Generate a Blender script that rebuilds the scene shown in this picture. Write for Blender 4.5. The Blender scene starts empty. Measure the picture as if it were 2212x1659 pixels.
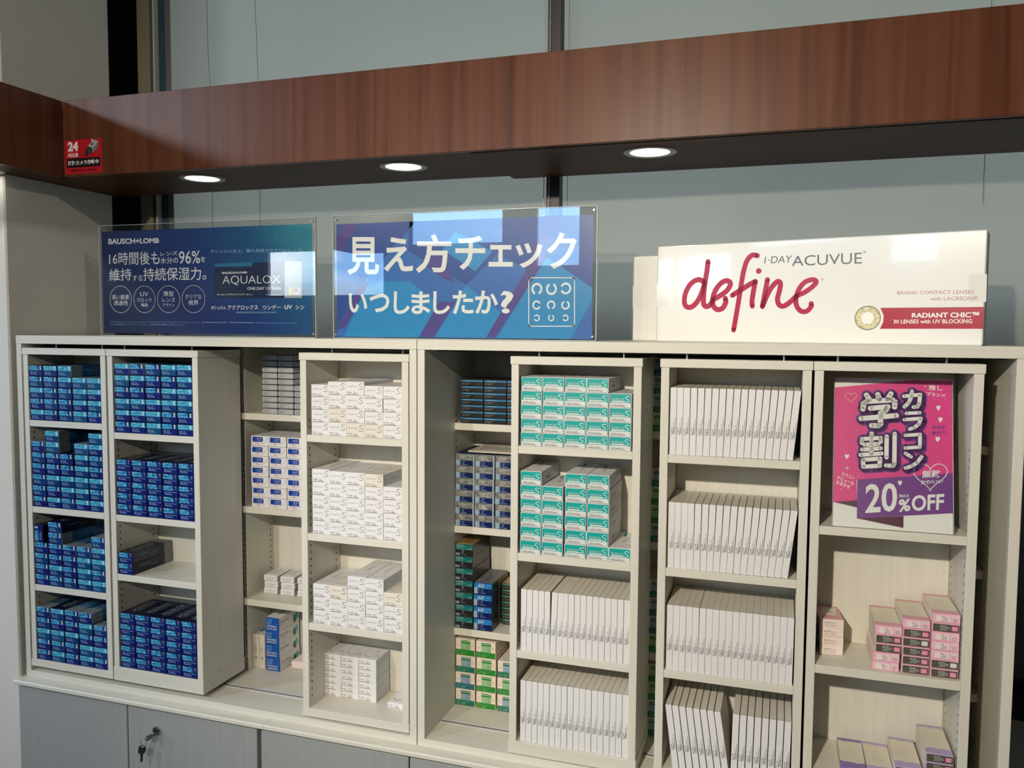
import bpy, bmesh, math, random
from mathutils import Vector, Matrix
random.seed(7)
C = bpy.context.scene.collection
sc = bpy.context.scene
EYE = 1.65          # eye height: heights below are written as EYE + offset

# ------------------------------------------------------------------ camera, world, lights, exposure
cam = bpy.data.cameras.new('camera'); camo = bpy.data.objects.new('camera', cam); C.objects.link(camo)
cam.sensor_width = 36; cam.lens = 1780/2212*36; cam.clip_start = .02
ya, pi_, ro = 0.31597735, 0.06541181, -0.00697245
f = Vector((-math.sin(ya)*math.cos(pi_), math.cos(ya)*math.cos(pi_), -math.sin(pi_)))
r = Vector((math.cos(ya), math.sin(ya), 0)); d = f.cross(r)
r2 = r*math.cos(ro)+d*math.sin(ro); d2 = -r*math.sin(ro)+d*math.cos(ro)
camo.matrix_world = Matrix(((r2.x, -d2.x, -f.x, 0), (r2.y, -d2.y, -f.y, 0), (r2.z, -d2.z, -f.z, EYE), (0, 0, 0, 1)))
sc.camera = camo
sc.view_settings.view_transform = 'Standard'; sc.view_settings.look = 'None'
sc.view_settings.gamma = 1; sc.view_settings.use_curve_mapping = False
sc.view_settings.exposure = EXPOSURE = 0.0

SKY = 8.0
w = bpy.data.worlds.new('sky'); sc.world = w; w.use_nodes = True
nt = w.node_tree; nt.nodes.clear()
def N(t, k, **kw):
    n = t.nodes.new(k)
    for a, b in kw.items(): setattr(n, a, b)
    return n
wo = N(nt, 'ShaderNodeOutputWorld'); bg = N(nt, 'ShaderNodeBackground'); tc = N(nt, 'ShaderNodeTexCoord')
mp = N(nt, 'ShaderNodeMapping'); mp.inputs['Scale'].default_value = (2.2, 2.2, 6)
nz = N(nt, 'ShaderNodeTexNoise'); nz.inputs['Scale'].default_value = 1.6; nz.inputs['Detail'].default_value = 7
cr = N(nt, 'ShaderNodeValToRGB'); cr.color_ramp.elements[0].position = .42; cr.color_ramp.elements[1].position = .62
cr.color_ramp.elements[0].color = (.30, .58, .95, 1); cr.color_ramp.elements[1].color = (1.5, 1.5, 1.5, 1)
sp = N(nt, 'ShaderNodeSeparateXYZ'); gr = N(nt, 'ShaderNodeValToRGB')
gr.color_ramp.elements[0].position = .02; gr.color_ramp.elements[1].position = .06
gr.color_ramp.elements[0].color = (.10, .12, .10, 1); gr.color_ramp.elements[1].color = (1, 1, 1, 1)
mu = N(nt, 'ShaderNodeMixRGB', blend_type='MULTIPLY'); mu.inputs[0].default_value = 1
L_ = nt.links.new
L_(tc.outputs['Generated'], mp.inputs[0]); L_(mp.outputs[0], nz.inputs['Vector']); L_(nz.outputs['Fac'], cr.inputs[0])
L_(tc.outputs['Generated'], sp.inputs[0]); L_(sp.outputs['Z'], gr.inputs[0])
L_(cr.outputs[0], mu.inputs[1]); L_(gr.outputs[0], mu.inputs[2]); L_(mu.outputs[0], bg.inputs[0]); bg.inputs[1].default_value = SKY
L_(bg.outputs[0], wo.inputs[0])

def portal(loc, rot, sx, sy):
    l = bpy.data.lights.new('window_portal', 'AREA'); l.shape = 'RECTANGLE'; l.size = sx; l.size_y = sy; l.cycles.is_portal = True
    o = bpy.data.objects.new('window_portal', l); o.location = loc; o.rotation_euler = rot; C.objects.link(o)
# windows of the room: (x0, x1, z0, z1) in the wall behind the photographer, and one high in the left wall
FRONT_WINDOWS = [(-5.0, -3.62, 1.95, 2.45), (-3.45, -2.42, 2.42, 3.15), (-2.15, -1.70, 2.2, 2.85)]
FWY = -3.5; LWX = -5.2
LEFT_WINDOW = (-.6, 1.4, 1.2, 3.0)
BACK_WINDOW = (-1.9, 2.2, 1.72, 3.2)
for x0, x1, z0, z1 in FRONT_WINDOWS: portal(((x0+x1)/2, FWY-.05, (z0+z1)/2), (math.pi/2, 0, 0), x1-x0, z1-z0)
x0, x1, z0, z1 = BACK_WINDOW; portal(((x0+x1)/2, 2.55, (z0+z1)/2), (-math.pi/2, 0, 0), x1-x0, z1-z0)
y0, y1, z0, z1 = LEFT_WINDOW; portal((LWX-.05, (y0+y1)/2, (z0+z1)/2), (0, -math.pi/2, 0), z1-z0, y1-y0)
def spot(name, loc, target, power, color, radius, size=2.2, blend=.6):
    l = bpy.data.lights.new(name, 'SPOT'); l.energy = power; l.color = color; l.shadow_soft_size = radius; l.spot_size = size; l.spot_blend = blend
    o = bpy.data.objects.new(name, l); o.location = loc; C.objects.link(o)
    o.rotation_euler = (Vector(target)-Vector(loc)).to_track_quat('-Z', 'Y').to_euler()
spot('ceiling_or_fill_spot', (-.6, -.95, 2.48), (-.15, 1.8, 1.34), 315, (1, .89, .73), .035, 1.15, 1.0)
spot('ceiling_or_fill_spot', (-1.5, -.95, 2.48), (-1.75, 1.8, 1.35), 120, (1, .91, .80), .035, 1.15, 1.0)
spot('ceiling_or_fill_spot', (1.7, -.7, 3.05), (-2.0, 1.9, 2.55), 75, (1, .93, .84), .05, .62, 1.0)  # added fill lamp, brightens the upper pillar and the left beam
spot('ceiling_or_fill_spot', (-3.9, -.9, 3.0), (-1.2, 1.8, 2.15), 150, (.80, .88, 1.0), .12, 1.2)

# ------------------------------------------------------------------ materials
MATS = {}
def mat(name, col, rough=.5, spec=.5, metal=0, coat=0, emit=0):
    m = bpy.data.materials.new(name); m.use_nodes = True; b = m.node_tree.nodes['Principled BSDF']
    b.inputs['Base Color'].default_value = (*col, 1); b.inputs['Roughness'].default_value = rough
    b.inputs['Specular IOR Level'].default_value = spec; b.inputs['Metallic'].default_value = metal; b.inputs['Coat Weight'].default_value = coat
    if emit: b.inputs['Emission Color'].default_value = (*col, 1); b.inputs['Emission Strength'].default_value = emit
    MATS[name] = m; return m
def lin(r, g, b): return tuple(((c/255+.055)/1.055)**2.4 if c > 10 else c/255/12.92 for c in (r, g, b))
def ramp(m, fac, cols, pos):
    n = N(m.node_tree, 'ShaderNodeValToRGB'); e = n.color_ramp.elements
    while len(e) < len(cols): e.new(.5)
    for i, (c, p) in enumerate(zip(cols, pos)): e[i].position = p; e[i].color = (*c, 1)
    m.node_tree.links.new(fac, n.inputs[0]); return n.outputs[0]
def grain(name, cols, pos, scale, noise=3, detail=6, rough=.4, spec=.5, coat=0, bump=0, rnd=False, coord='Object', dist=0):
    m = mat(name, cols[0], rough, spec, 0, coat); t = m.node_tree; b = t.nodes['Principled BSDF']
    c = N(t, 'ShaderNodeTexCoord'); p = N(t, 'ShaderNodeMapping'); p.inputs['Scale'].default_value = scale
    z = N(t, 'ShaderNodeTexNoise'); z.inputs['Scale'].default_value = noise; z.inputs['Detail'].default_value = detail; z.inputs['Distortion'].default_value = dist
    t.links.new(c.outputs[coord], p.inputs[0]); t.links.new(p.outputs[0], z.inputs['Vector'])
    if rnd:
        oi = N(t, 'ShaderNodeObjectInfo'); mm = N(t, 'ShaderNodeMath', operation='MULTIPLY'); mm.inputs[1].default_value = 37
        cb = N(t, 'ShaderNodeCombineXYZ'); t.links.new(oi.outputs['Random'], mm.inputs[0]); t.links.new(mm.outputs[0], cb.inputs[0]); t.links.new(cb.outputs[0], p.inputs['Location'])
    t.links.new(ramp(m, z.outputs['Fac'], cols, pos), b.inputs['Base Color'])
    if bump:
        bp = N(t, 'ShaderNodeBump'); bp.inputs['Strength'].default_value = bump; bp.inputs['Distance'].default_value = .002
        t.links.new(z.outputs['Fac'], bp.inputs['Height']); t.links.new(bp.outputs[0], b.inputs['Normal'])
    return m
lam_c = [(.63, .61, .53), (.66, .64, .56), (.68, .66, .58)]
grain('laminate_h', lam_c, [.3, .5, .72], (1.2, 9, 30), 4, rough=.42, spec=.4)
grain('laminate_v', lam_c, [.3, .5, .72], (30, 9, 1.2), 4, rough=.42, spec=.4)
grain('laminate_low', [(.31, .325, .315), (.34, .355, .345)], [.3, .7], (30, 9, 1.2), 4, rough=.40, spec=.4)
grain('walnut', [(.060, .019, .009), (.102, .034, .016), (.134, .048, .023), (.082, .027, .013)], [.28, .45, .6, .8], (26, 26, .9), 1.0, 9, rough=.36, spec=.15, dist=.6)
grain('walnut_soffit', [(.060, .020, .011), (.105, .036, .018)], [.35, .65], (1.5, 20, 20), 1.0, 8, rough=.5, spec=.15)
grain('plaster', [(.62, .60, .54), (.67, .65, .59)], [.3, .7], (1, 1, 1), 160, 3, rough=.9, spec=.2, bump=.25)
grain('blind_cloth', [(.145, .150, .135), (.152, .157, .142)], [.35, .65], (1, 1, .3), 8, 3, rough=.75, spec=.25)
grain('water', [(.004, .06, .20), (.01, .20, .42), (.05, .38, .62), (.25, .62, .80)], [.34, .46, .60, .76], (1, 1, 2.4), 95, 5, rough=.35, rnd=True, dist=.8)
grain('water_light', [(.01, .16, .30), (.02, .30, .48), (.08, .45, .62), (.25, .60, .75)], [.30, .44, .62, .8], (1, 1, 2.4), 95, 5, rough=.35, rnd=True, dist=.8)
grain('ocean', [(.003, .03, .10), (.005, .10, .24), (.03, .22, .42)], [.35, .55, .8], (1, .6, 1), 22, 5, rough=.3, rnd=True, dist=1.2)
grain('foil', [(.10, .10, .095), (.20, .20, .19), (.45, .45, .43)], [.3, .55, .85], (1, 1, 1), 60, 4, rough=.22, spec=.9, rnd=True, dist=1)
grain('iris', [(.30, .26, .10), (.60, .55, .30), (.8, .78, .6)], [.3, .5, .75], (1, 1, 1), 160, 4)
for k, c_, ro_ in [
    ('dark_gap', (4, 4, 4), .9), ('green_black', (5, 16, 14), .35), ('trim_beige', (140, 132, 108), .5), ('trim_grey', (120, 120, 112), .5), ('trim_light', (200, 205, 200), .4),
    ('trim_blue', (40, 68, 82), .5), ('post', (70, 64, 58), .5), ('cord', (96, 100, 96), .6), ('chain', (205, 205, 200), .4), ('floor', (104, 98, 90), .5), ('ceiling', (205, 205, 200), .8),
    ('wall_room', (128, 124, 118), .85), ('frame_white', (200, 202, 204), .5), ('lamp_ring', (176, 174, 168), .35), ('paper', (236, 234, 228), .5), ('paper_gloss', (238, 238, 232), .16),
    ('white', (235, 235, 230), .5), ('cream', (214, 196, 178), .5), ('pale', (150, 190, 215), .5), ('navy', (12, 26, 66), .4), ('cyan', (30, 110, 150), .4), ('silver', (168, 174, 172), .4),
    ('yellow', (220, 205, 130), .5), ('grey', (110, 114, 116), .5), ('indigo', (48, 78, 150), .3), ('sky', (44, 140, 196), .3), ('violet', (84, 70, 140), .3), ('sign_blue', (56, 108, 180), .3),
    ('pink', (226, 62, 140), .4), ('purple', (118, 58, 140), .4), ('plum', (88, 30, 62), .4), ('crimson', (176, 28, 66), .25), ('crimson2', (168, 24, 52), .25), ('slate', (72, 90, 98), .4),
    ('rose', (176, 120, 130), .5), ('iris_rim', (112, 116, 96), .4), ('tape', (232, 231, 225), .08), ('black', (14, 12, 18), .4), ('darkgrey', (56, 54, 52), .4), ('sticker_red', (190, 22, 38), .35),
    ('box_white', (224, 223, 223), .42), ('box_ivory', (222, 216, 204), .42), ('box_cream', (212, 206, 192), .42), ('box_side', (196, 196, 200), .45), ('box_seam_grey', (150, 148, 150), .5), ('ink', (60, 58, 62), .5), ('ink_soft', (150, 148, 152), .5),
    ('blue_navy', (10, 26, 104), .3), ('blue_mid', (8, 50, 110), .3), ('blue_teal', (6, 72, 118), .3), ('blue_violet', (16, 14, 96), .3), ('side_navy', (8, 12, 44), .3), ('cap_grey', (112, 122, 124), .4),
    ('t_pink', (232, 120, 130), .4), ('teal', (0, 160, 155), .4), ('teal_dark', (0, 120, 118), .4), ('tag_grey', (212, 216, 214), .45), ('label_blue', (22, 58, 150), .35), ('red_small', (190, 60, 80), .5),
    ('acu_black', (34, 34, 36), .3), ('acu_blue', (40, 120, 165), .3), ('acu_navy', (14, 28, 86), .3), ('acu_teal', (0, 112, 112), .3), ('moist_blue', (28, 116, 180), .3), ('gold', (150, 120, 66), .3), ('tag_blue', (140, 166, 180), .4),
    ('bio_white', (228, 214, 198), .45), ('bio_green', (30, 132, 40), .4), ('bio_teal', (14, 112, 92), .4), ('bio_blue', (22, 104, 124), .4), ('bio_pale', (150, 186, 140), .45), ('orange', (220, 150, 84), .5),
    ('box_pink', (236, 182, 206), .4), ('box_rose', (222, 164, 174), .4), ('box_dark', (86, 84, 72), .4), ('pink_tag', (226, 120, 168), .4), ('lilac', (184, 168, 206), .4), ('lilac_deep', (136, 112, 178), .4), ('ivory', (226, 220, 202), .5), ('blush', (234, 220, 212), .45),
    ('deep_blue', (20, 84, 170), .35), ('aqua', (90, 190, 190), .4), ('grey_slim', (170, 172, 172), .45)]:
    mat(k, lin(*c_), ro_)
MATS['paper_gloss'].node_tree.nodes['Principled BSDF'].inputs['Coat Weight'].default_value = .6
mat('steel', (.62, .62, .62), .25, metal=1); mat('dark_steel', (.20, .19, .17), .3, metal=1)
mat('lamp_glow', (1, .95, .86), .5, emit=7)
# left sign print: deep navy turning to water blue at the upper right
m = mat('sign_ocean', (0, 0, 0), .35); t = m.node_tree; b = t.nodes['Principled BSDF']
c0 = N(t, 'ShaderNodeTexCoord'); s0 = N(t, 'ShaderNodeSeparateXYZ'); t.links.new(c0.outputs['Object'], s0.inputs[0])
ad = N(t, 'ShaderNodeMath', operation='MULTIPLY_ADD'); ad.inputs[1].default_value = 1.15; t.links.new(s0.outputs['X'], ad.inputs[0])
zm = N(t, 'ShaderNodeMath', operation='MULTIPLY'); zm.inputs[1].default_value = 1.1; t.links.new(s0.outputs['Z'], zm.inputs[0]); t.links.new(zm.outputs[0], ad.inputs[2])
g_ = ramp(m, ad.outputs[0], [lin(20, 26, 70), lin(20, 36, 100), lin(22, 52, 116), lin(18, 84, 128), lin(40, 130, 150)], [.15, .40, .62, .85, 1.0])
vo = N(t, 'ShaderNodeTexVoronoi'); vo.inputs['Scale'].default_value = 75; t.links.new(c0.outputs['Object'], vo.inputs['Vector'])
vr = ramp(m, vo.outputs['Distance'], [(1, 1, 1), (0, 0, 0)], [.05, .09])
mk = N(t, 'ShaderNodeMapRange'); mk.inputs[1].default_value = .75; mk.inputs[2].default_value = 1.0; t.links.new(ad.outputs[0], mk.inputs[0])
mm = N(t, 'ShaderNodeMath', operation='MULTIPLY'); t.links.new(vr, mm.inputs[0]); t.links.new(mk.outputs[0], mm.inputs[1])
mx = N(t, 'ShaderNodeMixRGB'); t.links.new(mm.outputs[0], mx.inputs[0]); t.links.new(g_, mx.inputs[1]); mx.inputs[2].default_value = (.5, .75, .85, 1); t.links.new(mx.outputs[0], b.inputs['Base Color'])
# blind cloth lets some daylight through
t = MATS['blind_cloth'].node_tree; tr = N(t, 'ShaderNodeBsdfTranslucent'); tr.inputs[0].default_value = (.062, .059, .048, 1); xs_ = N(t, 'ShaderNodeAddShader'); ou = t.nodes['Material Output']
t.links.new(t.nodes['Principled BSDF'].outputs[0], xs_.inputs[0]); t.links.new(tr.outputs[0], xs_.inputs[1]); t.links.new(xs_.outputs[0], ou.inputs[0])
# clear acrylic and window glass: straight-through sheet with a Fresnel reflection
def sheet(name, tint, ior):
    m = bpy.data.materials.new(name); m.use_nodes = True; t = m.node_tree; t.nodes.clear()
    o = N(t, 'ShaderNodeOutputMaterial'); a = N(t, 'ShaderNodeBsdfTransparent'); a.inputs[0].default_value = (*tint, 1)
    g = N(t, 'ShaderNodeBsdfGlossy'); g.inputs['Roughness'].default_value = 0; fr = N(t, 'ShaderNodeFresnel'); 
    ge = N(t, 'ShaderNodeNewGeometry'); mr = N(t, 'ShaderNodeMapRange'); mr.inputs[3].default_value = ior; mr.inputs[4].default_value = 1/ior
    t.links.new(ge.outputs['Backfacing'], mr.inputs[0]); t.links.new(mr.outputs[0], fr.inputs[0])
    x = N(t, 'ShaderNodeMixShader'); t.links.new(fr.outputs[0], x.inputs[0]); t.links.new(a.outputs[0], x.inputs[1]); t.links.new(g.outputs[0], x.inputs[2]); t.links.new(x.outputs[0], o.inputs[0])
    MATS[name] = m
sheet('acrylic', (.97, .98, .98), 1.62); sheet('window_glass', (.95, .97, .97), 1.45)
mat('acrylic_edge', (.55, .58, .56), .2, .8)

# ------------------------------------------------------------------ helpers
def link(name, me, parent=None, loc=None):
    o = bpy.data.objects.new(name, me); C.objects.link(o)
    if parent: o.parent = parent
    if loc: o.location = loc
    return o
def empty(name, loc=(0, 0, 0)): return link(name, None, None, loc)
def tag(o, label=None, cat=None, group=None, kind=None):
    for k, v in (('label', label), ('category', cat), ('group', group), ('kind', kind)):
        if v: o[k] = v
    return o
class MB:
    def __init__(s): s.v = []; s.f = []; s.m = []; s.names = []
    def mi(s, n):
        if n not in s.names: s.names.append(n)
        return s.names.index(n)
    def poly(s, pts, m): i = len(s.v); s.v += [tuple(p) for p in pts]; s.f.append(tuple(range(i, i+len(pts)))); s.m.append(s.mi(m))
    def box(s, x0, x1, y0, y1, z0, z1, m, b=.0008):
        bm = bmesh.new(); bmesh.ops.create_cube(bm, size=1)
        bmesh.ops.scale(bm, vec=(x1-x0, y1-y0, z1-z0), verts=bm.verts); bmesh.ops.translate(bm, vec=((x0+x1)/2, (y0+y1)/2, (z0+z1)/2), verts=bm.verts)
        if b: bmesh.ops.bevel(bm, geom=bm.edges[:], offset=b, segments=1, affect='EDGES')
        s.bm(bm, m)
    def bm(s, bm, m):
        bm.verts.ensure_lookup_table(); n = len(s.v); s.v += [tuple(v.co) for v in bm.verts]
        for f_ in bm.faces: s.f.append(tuple(n+v.index for v in f_.verts)); s.m.append(s.mi(m))
        bm.free()
    def cyl(s, p0, p1, r, m, n=12, r2=None):
        p0 = Vector(p0); p1 = Vector(p1); a = p1-p0; q = a.to_track_quat('Z', 'Y'); r2 = r if r2 is None else r2
        A = [p0+q@Vector((r*math.cos(2*math.pi*i/n), r*math.sin(2*math.pi*i/n), 0)) for i in range(n)]
        B = [p1+q@Vector((r2*math.cos(2*math.pi*i/n), r2*math.sin(2*math.pi*i/n), 0)) for i in range(n)]
        k = len(s.v); s.v += [tuple(p) for p in A+B]; j = s.mi(m)
        for i in range(n): s.f.append((k+i, k+(i+1) % n, k+n+(i+1) % n, k+n+i)); s.m.append(j)
        s.f.append(tuple(k+i for i in reversed(range(n)))); s.m.append(j); s.f.append(tuple(k+n+i for i in range(n))); s.m.append(j)
    def tube(s, pts, r, m, n=8):
        for a, b_ in zip(pts, pts[1:]): s.cyl(a, b_, r, m, n)
    def mesh(s, name):
        me = bpy.data.meshes.new(name); me.from_pydata(s.v, [], s.f); 
        for n in s.names: me.materials.append(MATS[n])
        me.polygons.foreach_set('material_index', s.m); me.update(); return me
    def obj(s, name, parent=None, loc=None): return link(name, s.mesh(name), parent, loc)
def bx(name, x0, x1, y0, y1, z0, z1, m, parent=None, b=.0008):
    q = MB(); q.box(x0, x1, y0, y1, z0, z1, m, b); return q.obj(name, parent)

GLYPH = {}
def glyphs(s, bold, res=2):
    k = (s, bold, res)
    if k not in GLYPH:
        c = bpy.data.curves.new('t', 'FONT'); c.body = s; c.size = 1; c.offset = bold; c.resolution_u = res; c.fill_mode = 'FRONT'
        o = bpy.data.objects.new('t', c); me = o.to_mesh()
        V = [(v.co.x, v.co.y) for v in me.vertices]; F = [tuple(p.vertices) for p in me.polygons]; o.to_mesh_clear(); bpy.data.objects.remove(o); bpy.data.curves.remove(c)
        x0 = min(a for a, _ in V); x1 = max(a for a, _ in V); y0 = min(a for _, a in V); y1 = max(a for _, a in V)
        GLYPH[k] = ([((a-x0)/(x1-x0), (b-y0)/(y1-y0)) for a, b in V], F)
    return GLYPH[k]
class Print:
    """flat ink on a face: u to the right, v up, a hair above the face by layer"""
    def __init__(s, face='front', eps=.00012, d=0): s.b = MB(); s.face = face; s.e = eps; s.d = d
    def P(s, u, v, l):
        h = s.e*(l+.5)
        if s.face == 'front': return (u, -h, v)
        if s.face == 'top': return (u, v, s.d+h)
        if s.face == 'side': return (s.d+h, u, v)
    def poly(s, pts, m, l=1): s.b.poly([s.P(u, v, l) for u, v in pts], m)
    def rect(s, x0, z0, x1, z1, m, l=1): s.poly([(x0, z0), (x1, z0), (x1, z1), (x0, z1)], m, l)
    def rrect(s, x0, z0, x1, z1, r, m, l=1, n=3):
        pts = []
        for cx, cz, a0 in ((x1-r, z0+r, -90), (x1-r, z1-r, 0), (x0+r, z1-r, 90), (x0+r, z0+r, 180)):
            for i in range(n): t = math.radians(a0+90*i/(n-1)); pts.append((cx+r*math.cos(t), cz+r*math.sin(t)))
        s.poly(pts, m, l)
    def text(s, txt, q, m, bold=0, l=2, res=2):
        """q: box (x0,z0,x1,z1) or four corners TL,TR,BR,BL"""
        if len(q) == 4 and not isinstance(q[0], tuple): x0, z0, x1, z1 = q; q = [(x0, z1), (x1, z1), (x1, z0), (x0, z0)]
        V, F = glyphs(txt, bold, res); n = len(s.b.v); TL, TR, BR, BL = q
        for a, b in V:
            u = (BL[0]*(1-a)+BR[0]*a)*(1-b)+(TL[0]*(1-a)+TR[0]*a)*b; v = (BL[1]*(1-a)+BR[1]*a)*(1-b)+(TL[1]*(1-a)+TR[1]*a)*b
            s.b.v.append(s.P(u, v, l))
        j = s.b.mi(m)
        for f_ in F: s.b.f.append(tuple(n+i for i in f_)); s.b.m.append(j)
    def ring(s, c, rad, t, m, l=2, gap=None, n=36):
        rx, rz = rad
        if not t:
            s.poly([(c[0]+rx*math.cos(2*math.pi*i/n), c[1]+rz*math.sin(2*math.pi*i/n)) for i in range(n)], m, l); return
        a0, a1 = 0, 360
        if gap: g = {'r': 0, 'u': 90, 'l': 180, 'd': 270}[gap]; a0, a1 = g+24, g+336
        tz = t*rz/rx
        for i in range(n):
            A = math.radians(a0+(a1-a0)*i/n); B = math.radians(a0+(a1-a0)*(i+1)/n)
            s.poly([(c[0]+rx*math.cos(A), c[1]+rz*math.sin(A)), (c[0]+rx*math.cos(B), c[1]+rz*math.sin(B)), (c[0]+(rx-t)*math.cos(B), c[1]+(rz-tz)*math.sin(B)), (c[0]+(rx-t)*math.cos(A), c[1]+(rz-tz)*math.sin(A))], m, l)
    def stroke(s, pts, w, m, l=2, sub=6, taper=False):
        P_ = [Vector(p) for p in pts]; Q = []
        closed = (P_[0]-P_[-1]).length < 1e-9
        for i in range(len(P_)-1):
            a = P_[i-1] if i else (P_[-2] if closed else P_[0]); b = P_[i]; c = P_[i+1]; d_ = P_[i+2] if i+2 < len(P_) else (P_[1] if closed else c)
            for k in range(sub):
                t = k/sub; Q.append(.5*((2*b)+(-a+c)*t+(2*a-5*b+4*c-d_)*t*t+(-a+3*b-3*c+d_)*t**3))
        Q.append(P_[-1]); n = len(Q); E = []
        for i, q in enumerate(Q):
            t = (Q[min(i+1, n-1)]-Q[max(i-1, 0)]); t = t.normalized() if t.length else Vector((1, 0)); nn = Vector((-t.y, t.x))
            ww = w/2*(1 if not taper else .25+.75*math.sin(math.pi*i/(n-1))); E.append((q+nn*ww, q-nn*ww))
        for (a, b), (c, d_) in zip(E, E[1:]): s.poly([a, b, d_, c], m, l)
        if not closed and not taper:
            for q in (Q[0], Q[-1]): s.poly([(q.x+w/2*math.cos(k*math.pi/5), q.y+w/2*math.sin(k*math.pi/5)) for k in range(10)], m, l)
    def line(s, pts, w, m, l):
        for (ax, ay), (bx_, by) in zip(pts, pts[1:]):
            t = Vector((bx_-ax, by-ay)).normalized()*w/2; s.poly([(ax+t.y, ay-t.x), (bx_+t.y, by-t.x), (bx_-t.y, by+t.x), (ax-t.y, ay+t.x)], m, l)
        for x, y in pts: s.poly([(x+w/2*math.cos(k*math.pi/7), y+w/2*math.sin(k*math.pi/7)) for k in range(14)], m, l)
    def art(s, items, res=3):
        for it in items:
            if it[0] == 't': s.text(it[1], it[2], it[3], it[4], it[5], res if len(it[1]) < 14 else 2)
            elif it[0] == 'p': s.poly(it[1][::-1], it[2], it[3])
            elif it[0] == 's': s.stroke(it[1], it[2], it[3], it[4])
            elif it[0] == 'l': s.line(it[1], it[2], it[3], it[4])
            elif it[0] == 'r': s.ring(it[1], it[2], it[3], it[4], it[5], it[6])
    def mesh(s, name): return s.b.mesh(name)

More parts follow.
